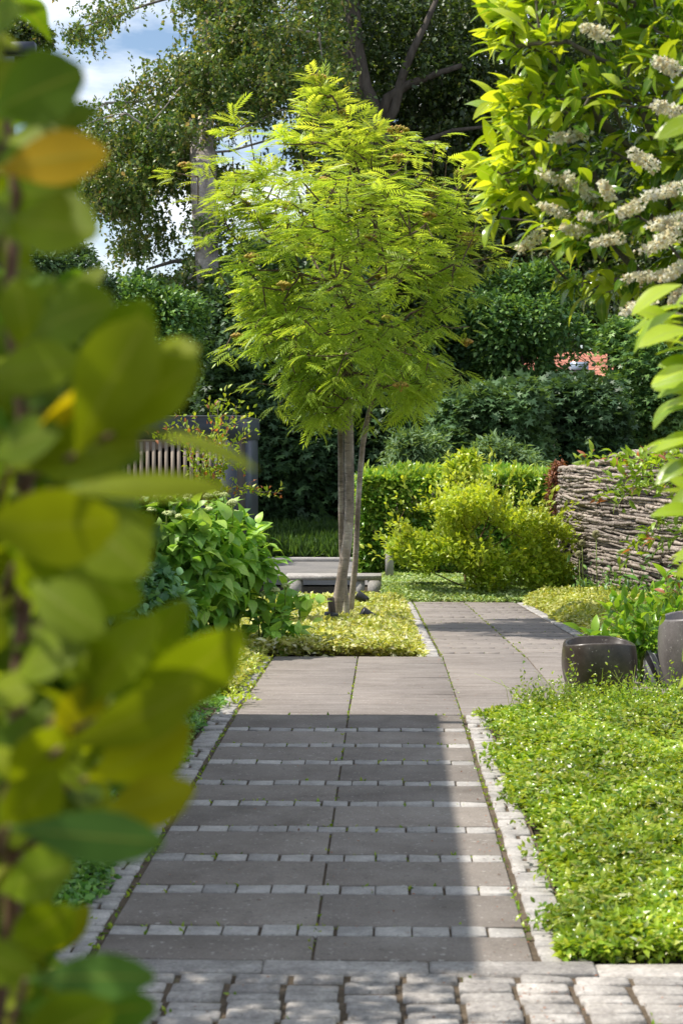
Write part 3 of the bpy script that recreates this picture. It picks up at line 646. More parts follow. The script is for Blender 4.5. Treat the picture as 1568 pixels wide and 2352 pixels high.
b = MB(); tw = MB(); z = -1.0; row = 0
while z < 1.4:
    pitch = rs.uniform(.034, .044); s = rs.uniform(-.5, 0)
    while s < LEN:
        ln = rs.uniform(.4, 1.3); a, c = max(s, rs.uniform(-.05, .05)), min(s+ln+.08, LEN)
        if c-a > .15:
            m = 8; q = np.linspace(a, c, m); base = g(wpt(q)[:, 1])
            if z > base.max()-.1 and z < wtop(q).mean()-.02:
                off = .0+rs.normal(0, .018); bow = rs.normal(0, .016); tl = rs.normal(0, .012)
                xy = wpt(q)+wnrm(q)*(off+bow*np.sin(np.linspace(0, 3.1, m))+rs.normal(0, .006, m))[:, None]
                zz = z+np.linspace(-tl, tl, m)+rs.normal(0, .005, m)+.012*np.sin(q*1.7+row*.35)
                rad = rs.uniform(.012, .024)*np.linspace(1.15, .8, m)
                b.tube(np.column_stack([xy, zz]), rad, 8, wob=.12)
                for k in range(rs.integers(4, 12)):
                    i = rs.integers(0, m-1); o = np.append(xy[i], zz[i])+rnd3(1, .01)[0]; nn = wnrm(q[i:i+1])[0]
                    dr = unit(np.array([nn[0], nn[1], 0])+rnd3(1, .7)[0]); tw.tube([o, o+dr*rs.uniform(.02, .05)], [.006, .003], 4)
        s += ln
    z += pitch; row += 1
s_c = 0.0
while s_c < LEN-.2:
    q = np.linspace(s_c, min(s_c+rs.uniform(.7, 1.15), LEN), 6); b.tube(np.column_stack([wpt(q)+wnrm(q)*rs.normal(0, .008), wtop(q)+rs.normal(0, .004, 6)-.01]), rs.uniform(.026, .034), 9, r=.9, wob=.06); s_c = q[-1]-.03
b.build('branches', M['log'], t, True); tw.build('twig_stubs', M['log'], t)
b = MB(); q = np.linspace(.03, LEN, 40)
A_ = wpt(q)-wnrm(q)*.03; B_ = wpt(q)-wnrm(q)*.30; zt_ = wtop(q)-.07; zb_ = g(A_[:, 1])-.1
V = np.concatenate([np.column_stack([A_, zb_]), np.column_stack([A_, zt_]), np.column_stack([B_, zt_]), np.column_stack([B_, zb_])]); n = 40
Q = [(r_*n+i, r_*n+i+1, ((r_+1) % 4)*n+i+1, ((r_+1) % 4)*n+i) for r_ in range(4) for i in range(n-1)]+[(0, n, 2*n, 3*n)]
b.add(V, Q); b.build('core', M['darkbark'], t)

# ------------------------------------------------------------ POTS
def pot(name, label, x, y, rx, h, mat, square=3.0, flare=.92, wavy=0.0, rimphase=0.0, thick=.022, group=None):
    z0 = float(g(y))+.002; t = thing(name, (x, y, z0), label, 'pot', group); n = 64; b = MB()
    prof = [(0, 0), (flare*.86, 0), (flare*.9, .02)]+[(flare+(1-flare)*math.sin(q*math.pi*.5/.62) if q < .62 else 1-.05*((q-.62)/.38)**2, q) for q in np.linspace(.08, .97, 14)]+[(.945, .995), (.945-thick/rx*.5, 1.0), (.945-thick/rx, .985), (.90, .8), (0, .8)]
    a = np.linspace(0, 2*np.pi, n, endpoint=False); e = 2/square
    cx = np.sign(np.cos(a))*np.abs(np.cos(a))**e; cy = np.sign(np.sin(a))*np.abs(np.sin(a))**e
    rings = []
    for r_, q in prof:
        zz = q*h+(wavy*h*np.cos(2*a+rimphase)*max(0, (q-.3)/.7)**2 if q > .3 and r_ > .5 else 0)
        rings.append(np.stack([x+cx*rx*r_, y+cy*rx*r_, z0+zz+0*a], 1))
    V = np.concatenate(rings); Q = [(i*n+k, i*n+(k+1) % n, (i+1)*n+(k+1) % n, (i+1)*n+k) for i in range(len(prof)-1) for k in range(n)]
    b.add(V, Q); b.build('body', M[mat], t, True)
    s = MB(); V = np.stack([x+cx*rx*.89, y+cy*rx*.89, np.full(n, z0+h*.86)], 1); s.add(np.vstack([V, [x, y, z0+h*.88]]), T=[(k, (k+1) % n, n) for k in range(n)]); s.build('potting_soil', M['soil'], t)
    return t
M['brownglaze'] = rough_mat('brownglaze', [(.3, (.03, .022, .016)), (.5, (.05, .038, .03)), (.72, (.095, .08, .065))], 6, .34, .05, .002, fine=(50, .2), spec=.5, stain=.25, spots=.35)
M['greyglaze'] = rough_mat('greyglaze', [(.3, (.11, .098, .096)), (.7, (.19, .172, .168))], 7, .42, .15, .002, fine=(90, .2), spec=.45, stain=.2, spots=.4)
m_, nt_, b_, o_ = mat_base('stripedglaze')
tc_ = N(nt_, 'ShaderNodeTexCoord'); mp_ = N(nt_, 'ShaderNodeMapping'); mp_.inputs['Rotation'].default_value = (0, R(24), 0); wv = N(nt_, 'ShaderNodeTexWave', wave_type='BANDS', bands_direction='X'); wv.inputs['Scale'].default_value = 5.0; wv.inputs['Distortion'].default_value = .6
nt_.links.new(tc_.outputs['Object'], mp_.inputs[0]); nt_.links.new(mp_.outputs[0], wv.inputs[0]); r_ = ramp(nt_, wv.outputs['Fac'], [(.42, (.015, .015, .02)), (.5, (.25, .26, .28))]); nt_.links.new(r_.outputs[0], b_.inputs['Base Color']); b_.inputs['Roughness'].default_value = .35
M['stripedglaze'] = m_
px_, py_ = float(at(1375, 1500, 10.25)[0]), 10.25
pot('plant_pot', 'large dark brown glazed pot with a curved rim on the landing', px_, py_, .222, .325, 'brownglaze', 2.8, .80, .04, math.pi)
pot('plant_pot', 'small grey pot with black diagonal stripes between the two bigger pots', float(at(1513, 1500, 10.75)[0]), 10.75, .095, .22, 'stripedglaze', 2.2, .82, .03, 0)
pot('plant_pot', 'tall grey pot with a rusty rim at the right edge', float(at(1612, 1500, 10.35)[0]), 10.35, .265, .47, 'greyglaze', 2.4, .72, -.03, 0)

# ------------------------------------------------------------ ROWAN
Yt = 16.1; kx = Yt/FPX
def T_(px, py, dy=0): return at(px, py, Yt+dy)
base = at(775, 1440, Yt); t = thing('rowan_tree', tuple(base), 'multi-stemmed rowan with bright green feathery leaves, centre of the garden', 'tree')
def stem(pts, rad, mat='rowanbark', n=14):
    P = np.array([T_(*p) for p in pts]); m = len(P); q = np.linspace(0, m-1, m*5)
    Pq = np.stack([np.interp(q, np.arange(m), P[:, k]) for k in range(3)], 1)
    ker = np.array([1, 2, 3, 2, 1])/9.; 
    for k in range(3): Pq[2:-2, k] = np.convolve(Pq[:, k], ker, 'valid')
    rq = np.interp(q, np.arange(m), rad); b = MB(); b.tube(Pq, rq, n, wob=.025); return b.build('trunk', M[mat], t, True)
stem([(760, 1470, 0), (765, 1452, 0), (772, 1411, 0), (781, 1350, 0), (790, 1293, 0), (799, 1230, 0), (803, 1176, 0), (802, 1080, 0), (801, 1000, 0), (800, 925, 0)], [.085, .066, .056, .051, .048, .046, .045, .044, .044, .045])
stem([(797, 1440, .25), (796, 1400, .22), (789, 1330, .2), (784, 1260, .18), (783, 1150, .15), (783, 1060, .12), (781, 965, .1), (777, 900, .1), (760, 820, 0)], [.036, .032, .029, .028, .028, .028, .028, .024, .016])
stem([(803, 1420, .5), (806, 1385, .48), (811, 1340, .45), (816, 1293, .4), (821, 1176, .35), (828, 1070, .3), (834, 1010, .25), (850, 930, .2), (880, 850, .1)], [.036, .032, .029, .028, .026, .026, .026, .022, .016])
stem([(800, 940, 0), (808, 900, 0), (840, 885, 0), (880, 860, 0)], [.022, .02, .016, .012])
stem([(799, 940, 0), (795, 880, 0), (797, 820, 0), (806, 760, 0), (812, 690, 0)], [.038, .032, .028, .022, .016])
prof = [(170, 700, 760), (210, 688, 800), (250, 665, 820), (300, 650, 900), (340, 560, 960), (400, 470, 1060), (450, 450, 1100), (520, 465, 1110), (580, 500, 1120), (640, 525, 1095), (700, 530, 1085), (760, 530, 1075), (820, 575, 1070), (880, 620, 1040), (930, 660, 985), (975, 700, 940)]
pr_ = np.array(prof, float)
def crown_pts(n):
    py = rs.uniform(170, 950, n*3); l = np.interp(py, pr_[:, 0], pr_[:, 1]); r_ = np.interp(py, pr_[:, 0], pr_[:, 2])
    keep = rs.random(n*3) < (r_-l)/680; py, l, r_ = py[keep][:n], l[keep][:n], r_[keep][:n]; n = len(py)
    a = rs.uniform(0, 2*np.pi, n); q = rs.random(n)**.38*.97; hw = np.maximum((r_-l)/2-32, 8); cx = (l+r_)/2
    px = cx+hw*q*np.cos(a); dy = hw*kx*1.35*q*np.sin(a); return px, py, dy, a, q
px, py, dy, a, q = crown_pts(2700)
nz = smooth_noise(px*.01+dy, py*.012, 3.2, 77); kp = (rs.random(len(py)) < np.interp(py, [170, 260, 330, 430], [.16, .22, .5, 1.0])) & (nz > -.22) & (np.exp(-((dy+1.45)/.36)**2)+np.exp(-(dy/.42)**2)+np.exp(-((dy-1.5)/.36)**2) > rs.random(len(dy))*.95); px, py, dy = px[kp], py[kp], dy[kp]
Pc = at(px, py, Yt+dy)
extra = [(540, 262), (545, 300), (520, 310), (570, 290), (395, 393), (420, 400), (455, 405), (735, 190), (705, 235), (775, 240), (670, 290), (640, 330), (840, 300), (930, 340), (870, 285), (1000, 325), (985, 345), (965, 320), (1060, 400), (1100, 425), (1120, 600), (1100, 560), (1085, 545), (910, 305), (890, 320), (1070, 630), (1090, 670), (530, 775), (545, 690), (800, 262), (835, 280), (1025, 370), (480, 380), (600, 350), (640, 300), (455, 470), (470, 540), (1130, 590), (1095, 500), (880, 330), (990, 400), (500, 620), (515, 800), (590, 880), (710, 960), (940, 930), (1060, 860), (1075, 750), (850, 960), (640, 930), (540, 420), (535, 360), (550, 470)]
Pe = np.array([T_(x, y, rs.uniform(-.25, .25)) for x, y in extra]); P = np.vstack([Pc, Pe])
cen = at(790, 650, Yt); out = unit((P-cen)*np.array([1, 1, .55]))
A, par, rad = grow([at(800, 925, Yt), at(800, 850, Yt), at(806, 770, Yt), at(800, 680, Yt), at(790, 560, Yt)], P, .12, .005, .045, .55)
b = MB(); branches(b, A, par, rad, 6); b.build('branches', M['rowantwig'], t, True)
b = MB(); k = 5; n = len(P); Pk = np.repeat(P, k, 0); Ok = np.repeat(out, k, 0)
ang = rs.uniform(0, 2*np.pi, n*k); hor = np.stack([np.cos(ang), np.sin(ang), np.zeros(n*k)], 1)
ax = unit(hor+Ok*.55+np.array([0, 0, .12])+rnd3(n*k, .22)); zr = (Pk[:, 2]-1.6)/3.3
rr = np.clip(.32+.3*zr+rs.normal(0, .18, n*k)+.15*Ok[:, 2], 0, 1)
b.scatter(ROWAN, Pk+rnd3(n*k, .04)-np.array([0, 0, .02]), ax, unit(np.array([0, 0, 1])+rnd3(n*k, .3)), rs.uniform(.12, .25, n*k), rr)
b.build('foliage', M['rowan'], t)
for (x, y, s) in [(728, 180, 20), (797, 258, 18), (912, 300, 22), (828, 343, 13), (690, 328, 14), (425, 380, 14), (1062, 398, 16), (915, 362, 14), (990, 440, 14), (985, 495, 13), (1078, 545, 24), (720, 570, 15), (580, 590, 14), (870, 635, 15), (650, 655, 14), (920, 885, 14), (545, 772, 12), (1070, 785, 12), (760, 300, 12), (560, 470, 12), (850, 545, 12), (745, 415, 12), (655, 470, 11), (890, 730, 11)]:
    c = T_(x, y, -.0-rs.uniform(.2, .75) if 560 < x < 1000 and y > 350 else rs.uniform(-.2, .1)); r0 = s*kx*1.15; b = MB()
    for k in range(46):
        aa, qq = rs.uniform(0, 6.28), rs.random()**.5; pz = .35*(1-qq*qq)
        p = c+np.array([math.cos(aa)*qq*r0, math.sin(aa)*qq*r0, pz*r0+rs.normal(0, .004)]); e = .016
        o6 = np.array([(e, 0, 0), (-e, 0, 0), (0, e, 0), (0, -e, 0), (0, 0, e), (0, 0, -e)])+p
        b.add(o6, T=[(0, 2, 4), (2, 1, 4), (1, 3, 4), (3, 0, 4), (2, 0, 5), (1, 2, 5), (3, 1, 5), (0, 3, 5)])
        if k % 3 == 0: b.tube([c-np.array([0, 0, r0*.9]), p], [.003, .002], 3, cap=False)
    b.build('berry_cluster', M['berry'], t)
# stake and spotlights
p = at(764, 1445, 15.7); t = thing('stake', (p[0], p[1], float(g(15.7))), 'short brown wooden stake leaning beside the rowan base', 'stake')
b = MB(); b.tube([at(766, 1450, 15.7), at(762, 1400, 15.7), at(759, 1373, 15.7)], [.036, .034, .033], 10, wob=.03); b.build('post', M['darkwood'], t, True)
def spot(px, py, Y, s, aim, label):
    c = at(px, py, Y); t = thing('garden_spotlight', (c[0], c[1], float(g(Y))), label, 'spotlight', 'black spotlights in the golden bed')
    d = unit(np.array(aim, float)); b = MB(); b.tube([c-d*s, c-d*s*.7, c+d*s*.9, c+d*s], [s*.45, s*.6, s*.78, s*.72], 14, cap=True); b.build('lamp_head', M['blackplastic'], t, True)
    b = MB(); b.tube([c, (c[0], c[1], float(g(Y))-.02)], [.012, .012], 8); b.build('stand', M['blackplastic'], t, True)
spot(758, 1428, 15.6, .085, (.15, 0, 1), 'black spotlight at the left foot of the rowan')
spot(845, 1413, 16.0, .07, (-.9, -.2, .5), 'black spotlight right of the rowan, tilted towards it')
spot(832, 1373, 18.6, .07, (-.9, .2, .5), 'black spotlight farthest back, in front of the bench end')

# ------------------------------------------------------------ WEEPING BEECH
def strands(polys, Yr, n, tpl, size, mat_r, lenr, step, cl=.3, per=24):
    b = MB(); tw = MB()
    tot = sum(w_ for _, w_ in polys)
    for poly, w_ in polys:
        m = int(n*w_/tot); nc = max(4, int(m/per)); qc = in_poly(poly, nc); C_ = at(qc[:, 0], qc[:, 1], rs.uniform(Yr[0], Yr[1], nc)); kk_ = rs.integers(0, nc, m)
        sz = rs.uniform(.6, 1.3, nc)[kk_]; S = C_[kk_]+rnd3(m)*np.array([cl, cl, cl*.42])*sz[:, None]
        ln = rs.uniform(lenr[0], lenr[1], m); dr = unit(rnd3(m, 1)*np.array([1, 1, .2])); k = int(lenr[1]/step)
        tt = np.arange(k)*step; ok = tt[None] < ln[:, None]
        pos = S[:, None]+dr[:, None]*(.5*np.sqrt(tt+.01)*.5)[None, :, None]-np.array([0, 0, 1])*(tt**1.25)[None, :, None]*.8
        for i in range(0, m, 3):
            kk = max(2, int(ok[i].sum())); tw.tube(pos[i, :kk:3] if kk > 6 else pos[i, :kk], .006, 3, cap=False)
        pos = pos[ok]; pos = pos+rnd3(len(pos), .03); N_ = len(pos); d = np.repeat(dr, ok.sum(1), 0)
        ax = unit(rnd3(N_, .8)+d*.6-np.array([0, 0, .45])); nr = unit(np.array([0, 0, .8])+rnd3(N_, .6))
        b.scatter(tpl, pos, ax, nr, size*rs.uniform(.7, 1.3, N_), mat_r(pos))
    return b, tw
bb_ = at(480, 1200, 41); bb_[2] = g(41)
t = thing('weeping_beech', tuple(bb_), 'tall weeping beech with pale trunk and bronze-green hanging leaves at the upper left', 'tree')
up_l = [(175, 440), (165, 320), (205, 240), (260, 215), (330, 180), (420, 105), (450, 40), (440, -60), (780, -60), (790, 290), (640, 270), (540, 250), (440, 290), (380, 380), (300, 400), (220, 440)]
mid_l = [(170, 330), (440, 270), (450, 400), (390, 450), (350, 420), (300, 470), (200, 460)]
low_s = [(262, 420), (360, 430), (370, 520), (330, 600), (280, 590)]
low_l = [(210, 680), (320, 650), (400, 590), (470, 540), (545, 590), (550, 860), (400, 860), (280, 790)]
side_t = [(430, 330), (520, 320), (520, 560), (430, 540)]
top_b = [(160, 60), (240, 10), (340, -30), (335, 15), (250, 55), (180, 85)]
dome = [(500, 60), (780, 60), (760, 420), (600, 300), (520, 250)]
fl, tw = strands([(up_l, 9), (mid_l, 2.4), (low_s, .9), (low_l, 4.2), (side_t, .7), (top_b, .35), (dome, 2.2)], (38, 43.5), 9400, BEECH, .108,
             lambda p: np.clip(rs.beta(1.6, 2.0, len(p))+.12*smooth_noise(p[:, 0], p[:, 2], 2.5, 41), 0, 1), (.12, .85), .05, .30, 26)
fl.build('foliage', M['beech'], t)
P = np.array([at(x, y, Y) for x, y, Y in [(492, 1200, 40), (492, 1000, 40), (488, 850, 39.4), (482, 720, 39.2), (476, 600, 39), (470, 500, 38.8), (468, 420, 38.7), (466, 340, 39.2), (462, 250, 41), (470, 150, 41), (490, 40, 41), (500, -120, 41)]])
b = MB(); q = np.linspace(0, 11, 56); Pq = np.stack([np.interp(q, np.arange(12), P[:, k]) for k in range(3)], 1); b.tube(Pq, np.interp(q, [0, 3, 7, 11], [.42, .26, .30, .2]), 16, wob=.035)
tg = np.vstack([at(*in_poly(up_l, 70).T, rs.uniform(38.5, 43, 70)), at(*in_poly(low_l, 30).T, rs.uniform(38.5, 43, 30)), at(*in_poly(mid_l, 16).T, rs.uniform(39, 43, 16))])
A, par, rad = grow([P[4], P[6], P[8], P[10]], tg, .3, .012, .16, .6); branches(b, A, par, rad, 6, skip=3)
LB = [at(490, 20, 41), at(440, -20, 40), at(340, 10, 39.5), at(240, 45, 39.5), at(160, 72, 39.5)]; b.build('trunk', M['beechbark'], t, True)
b = MB(); b.tube(LB, [.05, .04, .03, .02, .01], 6); b.build('hanging_branch', M['bark'], t, True)
b = MB(); b.tube([at(476, 600, 41), at(400, 600, 40), at(340, 618, 39.5), at(328, 640, 39.4)], [.09, .05, .03, .015], 6); b.build('hanging_branch', M['bark'], t, True); tw.build('twigs', M['darkbark'], t)

# big dark tree behind, upper centre and right
bb_ = at(850, 1200, 47); bb_[2] = g(47)
t = thing('large_tree', tuple(bb_), 'huge dark-leaved tree with forked trunk filling the top centre', 'tree')
dk1 = [(745, -60), (1420, -60), (1420, 640), (1180, 620), (1080, 560), (960, 480), (840, 420), (770, 360)]
fl, tw = strands([(dk1, 1)], (44, 50), 13000, BEECH, .145, lambda p: np.clip(rs.beta(1.5, 2.4, len(p)), 0, 1), (.12, .8), .07, .42, 30)
fl.build('foliage', M['darktree'], t); tw.build('twigs', M['darkbark'], t)
b = MB(); P = [at(x, y, 43.9) for x, y in [(868, 1200), (865, 900), (862, 600), (868, 420), (872, 330), (860, 270), (830, 200), (815, 110), (808, 0), (805, -100)]]
b.tube(P, [.5, .45, .4, .33, .3, .3, .26, .22, .19, .15], 12, wob=.04)
for pts, r0 in (([(866, 300), (890, 225), (935, 195), (1000, 170), (1060, 150)], .17), ([(868, 320), (905, 250), (925, 170), (950, 110), (975, 60), (1010, -20)], .16), ([(830, 200), (790, 120), (760, 85), (740, 70)], .14), ([(866, 420), (960, 330), (1040, 300), (1120, 290)], .1), ([(860, 600), (960, 470), (1060, 430), (1200, 380)], .13)):
    b.tube([at(x, y, 43.8) for x, y in pts], np.linspace(r0, r0*.35, len(pts)), 8, wob=.04)
b.build('trunk', M['darkbark'], t, True)

# ------------------------------------------------------------ BACKGROUND SHRUBS AND TREES
def bgshrub(name, label, px, py, rx, ry, Y, dep, n, tpl, size, lm, lumps=16, lr=.4, k=3, cat='shrub', trad=.06, nt=50, **kw):
    c = at(px, py, Y); s = Y/FPX; base = np.array([c[0], Y, g(Y)-.05])
    return shrub(name, label, cat, base, c, (rx*s, dep, ry*s), n, tpl, size, lm, 'darkbark', k=k, spread=size*.6, lumps=lumps, lr=lr, nt=nt, trad=trad, **kw)
TG = dict(trunk='trunk', cat='tree')
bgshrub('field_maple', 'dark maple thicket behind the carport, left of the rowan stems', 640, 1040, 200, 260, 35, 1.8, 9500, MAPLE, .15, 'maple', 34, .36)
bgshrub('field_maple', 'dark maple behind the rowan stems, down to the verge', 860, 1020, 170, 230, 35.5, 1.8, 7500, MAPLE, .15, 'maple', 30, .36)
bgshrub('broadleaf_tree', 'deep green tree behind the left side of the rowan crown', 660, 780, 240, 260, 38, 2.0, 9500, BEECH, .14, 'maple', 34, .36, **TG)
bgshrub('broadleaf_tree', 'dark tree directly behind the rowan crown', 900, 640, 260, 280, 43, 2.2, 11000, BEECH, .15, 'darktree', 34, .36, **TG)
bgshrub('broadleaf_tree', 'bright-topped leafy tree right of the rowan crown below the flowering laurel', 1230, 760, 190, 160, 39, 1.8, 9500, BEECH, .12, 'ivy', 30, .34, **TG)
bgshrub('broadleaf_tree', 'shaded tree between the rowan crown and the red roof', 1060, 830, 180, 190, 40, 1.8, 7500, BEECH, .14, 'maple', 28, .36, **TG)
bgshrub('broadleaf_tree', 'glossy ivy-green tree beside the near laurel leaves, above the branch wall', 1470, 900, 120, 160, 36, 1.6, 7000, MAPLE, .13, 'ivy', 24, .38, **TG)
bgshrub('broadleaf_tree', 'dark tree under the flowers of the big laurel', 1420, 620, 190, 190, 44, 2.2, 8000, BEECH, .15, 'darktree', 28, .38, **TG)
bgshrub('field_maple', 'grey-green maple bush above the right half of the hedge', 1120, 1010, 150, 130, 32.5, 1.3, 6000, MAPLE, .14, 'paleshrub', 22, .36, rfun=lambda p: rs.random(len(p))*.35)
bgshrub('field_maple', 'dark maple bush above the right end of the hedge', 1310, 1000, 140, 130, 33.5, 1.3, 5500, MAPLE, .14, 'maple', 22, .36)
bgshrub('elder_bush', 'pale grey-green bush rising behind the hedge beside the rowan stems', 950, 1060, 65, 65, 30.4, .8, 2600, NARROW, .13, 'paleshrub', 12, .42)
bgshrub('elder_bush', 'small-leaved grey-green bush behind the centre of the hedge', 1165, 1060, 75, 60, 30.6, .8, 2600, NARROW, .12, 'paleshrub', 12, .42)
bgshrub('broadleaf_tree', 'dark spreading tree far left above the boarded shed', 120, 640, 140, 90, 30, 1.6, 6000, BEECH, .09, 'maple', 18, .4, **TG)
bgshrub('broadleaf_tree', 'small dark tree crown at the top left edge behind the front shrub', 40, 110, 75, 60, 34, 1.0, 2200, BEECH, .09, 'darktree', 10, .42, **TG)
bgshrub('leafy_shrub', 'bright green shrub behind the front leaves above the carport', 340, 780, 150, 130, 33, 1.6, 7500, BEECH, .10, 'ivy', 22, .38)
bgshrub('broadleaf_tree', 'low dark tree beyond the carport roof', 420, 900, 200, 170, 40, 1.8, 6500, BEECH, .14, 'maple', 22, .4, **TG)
# woodland far behind closes the view
def far_poly():
    return [(560, 560), (1700, 300), (1700, 1240), (-60, 1240), (-60, 760), (240, 740), (400, 760), (540, 700)]
q = np.vstack([in_poly(far_poly(), 26000), in_poly([(780, -60), (1700, -60), (1700, 560), (960, 560), (780, 330)], 3800)]); Pf = at(q[:, 0], q[:, 1], rs.uniform(65, 72, len(q)))
b = MB(); b.scatter(BEECH, Pf, unit(rnd3(len(Pf))), unit(rnd3(len(Pf), .7)+np.array([0, -.6, .6])), rs.uniform(.4, .7, len(Pf)), rs.random(len(Pf))*.5)
keep = b
tag(b.build('far_woodland', M['darktree']), 'dark mass of woodland closing the view behind the trees', 'woodland', kind='stuff')

# ------------------------------------------------------------ HEDGE
hx0, hx1 = float(at(832, 1200, 26)[0]), float(at(1292, 1200, 26)[0]); gz = float(g(26)); hz = float(at(900, 1098, 26)[2])
t = thing('laurel_hedge', ((hx0+hx1)/2, 26.7, gz), 'clipped bright green laurel hedge behind the yellow bush', 'hedge')
b = MB(); b.box(hx0+.12, hx1-.1, 26.14, 27.4, gz, hz-.14); b.build('inner_branches', M['darkbark'], t)
b = MB()
n = 9500; u = rs.random(n); X = rs.uniform(hx0, hx1, n); Z = rs.uniform(gz+.05, hz, n); dp = np.abs(rs.normal(0, .05, n))
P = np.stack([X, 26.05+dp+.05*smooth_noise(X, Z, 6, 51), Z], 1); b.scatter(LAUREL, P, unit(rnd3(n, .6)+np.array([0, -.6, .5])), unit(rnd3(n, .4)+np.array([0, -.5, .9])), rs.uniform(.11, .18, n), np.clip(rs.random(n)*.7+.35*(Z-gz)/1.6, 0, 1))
n = 6500; X = rs.uniform(hx0, hx1, n); Yh = rs.uniform(26.0, 27.5, n); P = np.stack([X, Yh, hz-.05+.09*smooth_noise(X, Yh, 4, 52)+np.abs(rs.normal(0, .06, n))], 1)
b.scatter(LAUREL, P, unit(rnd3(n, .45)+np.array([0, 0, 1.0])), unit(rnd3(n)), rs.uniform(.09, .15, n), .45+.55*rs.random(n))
n = 1800; Yh = rs.uniform(26.0, 27.5, n); Z = rs.uniform(gz+.05, hz, n); P = np.stack([np.full(n, hx0)+rs.normal(0, .04, n), Yh, Z], 1)
b.scatter(LAUREL, P, unit(rnd3(n, .6)+np.array([-.7, 0, .4])), unit(rnd3(n, .4)+np.array([-.5, 0, .9])), .12, rs.random(n))
b.build('foliage', M['hedge'], t)
# dead climber at its end
c = at(1283, 1125, 24.2); shrub('dried_climber', 'red-brown dried climber between the hedge and the branch wall', 'climber', (c[0], 24.2, g(24.2)), c, (.14, .14, .44), 1100, SMALL, .05, 'dead', 'darkbark', k=2, spread=.03, lumps=9, nt=14, trad=.015)

# ------------------------------------------------------------ YELLOW BUSHES
c = at(1110, 1290, 22.0); s = 22/FPX
gp = [(893, 1255), (930, 1235), (925, 1200), (965, 1165), (1005, 1160), (1040, 1125), (1100, 1120), (1165, 1135), (1175, 1185), (1240, 1185), (1290, 1200), (1335, 1255), (1325, 1320), (1270, 1385), (1190, 1390), (1110, 1375), (1060, 1340), (960, 1310), (905, 1290)]
t = thing('golden_shrub', (c[0], 22.2, g(22)), 'broad yellow-green shrub at the end of the upper path before the hedge', 'shrub')
q = in_poly(gp, 11000); dx = np.clip((q[:, 0]-1110)/240, -1, 1); th = np.sqrt(np.maximum(1-dx*dx, .05))*1.0
Yg = 22.1-th*np.cos(rs.uniform(0, np.pi, len(q)))*rs.uniform(.75, 1, len(q)); P = at(q[:, 0], q[:, 1], Yg)
nz = np.sin(P[:, 0]*7.3+np.sin(P[:, 2]*5)*1.5)+np.sin(P[:, 1]*6.1+2)+np.sin(P[:, 2]*9.7+P[:, 0]*2.2); P = P[nz > .1]; cg = at(1110, 1330, 22.1); D = unit(P-cg)
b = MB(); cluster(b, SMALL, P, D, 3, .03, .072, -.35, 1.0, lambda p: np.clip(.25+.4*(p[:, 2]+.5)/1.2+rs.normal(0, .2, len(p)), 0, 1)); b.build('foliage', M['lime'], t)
bs_ = np.array([c[0], 22.2, float(g(22))])
ext = at(*np.array([(895, 1260), (915, 1195), (950, 1150), (1000, 1135), (1040, 1100), (1080, 1105), (1125, 1095), (1170, 1115), (1190, 1160), (1250, 1170), (1300, 1185), (1345, 1235), (1350, 1290), (1330, 1345), (1010, 1120), (880, 1285), (1060, 1118), (1220, 1155), (1280, 1195), (1140, 1112), (930, 1170)]).T, rs.uniform(21.4, 22.6, 21))
T2 = np.vstack([P[:230], ext]); A, par, rad = grow([bs_, bs_+np.array([0, 0, .15])], T2, .5, .003, .03); b = MB(); branches(b, A, par, rad, 5); b.build('stems', M['twig'], t, True)
b2 = MB(); dT = unit(T2-cg); k2 = 9; tt2 = np.tile(np.linspace(0, .22, k2), len(T2)); Pq = np.repeat(T2, k2, 0)+np.repeat(dT+np.array([0, 0, .5]), k2, 0)*tt2[:, None]+rnd3(len(T2)*k2, .015)
b2.scatter(SMALL, Pq, unit(rnd3(len(Pq), .6)+np.repeat(dT, k2, 0)+np.array([0, 0, .5])), unit(rnd3(len(Pq), .6)+np.array([0, -.2, .8])), rs.uniform(.06, .1, len(Pq)), .35+.6*rs.random(len(Pq))); b2.build('leafy_shoots', M['lime'], t)
c = at(1068, 1120, 23.0); s = 23/FPX
shrub('tall_yellow_shrub', 'upright yellow-leaved sprigs rising above the hedge line behind the broad shrub', 'shrub', (c[0], 23.3, g(23.3)), (c[0], 23.3, c[2]), (50*s, .3, 85*s), 520, LAUREL, .10, 'lime', 'twig', k=3, spread=.04, lumps=13, lr=.34, nt=40, trad=.02, drop=-.6, inner=.1)

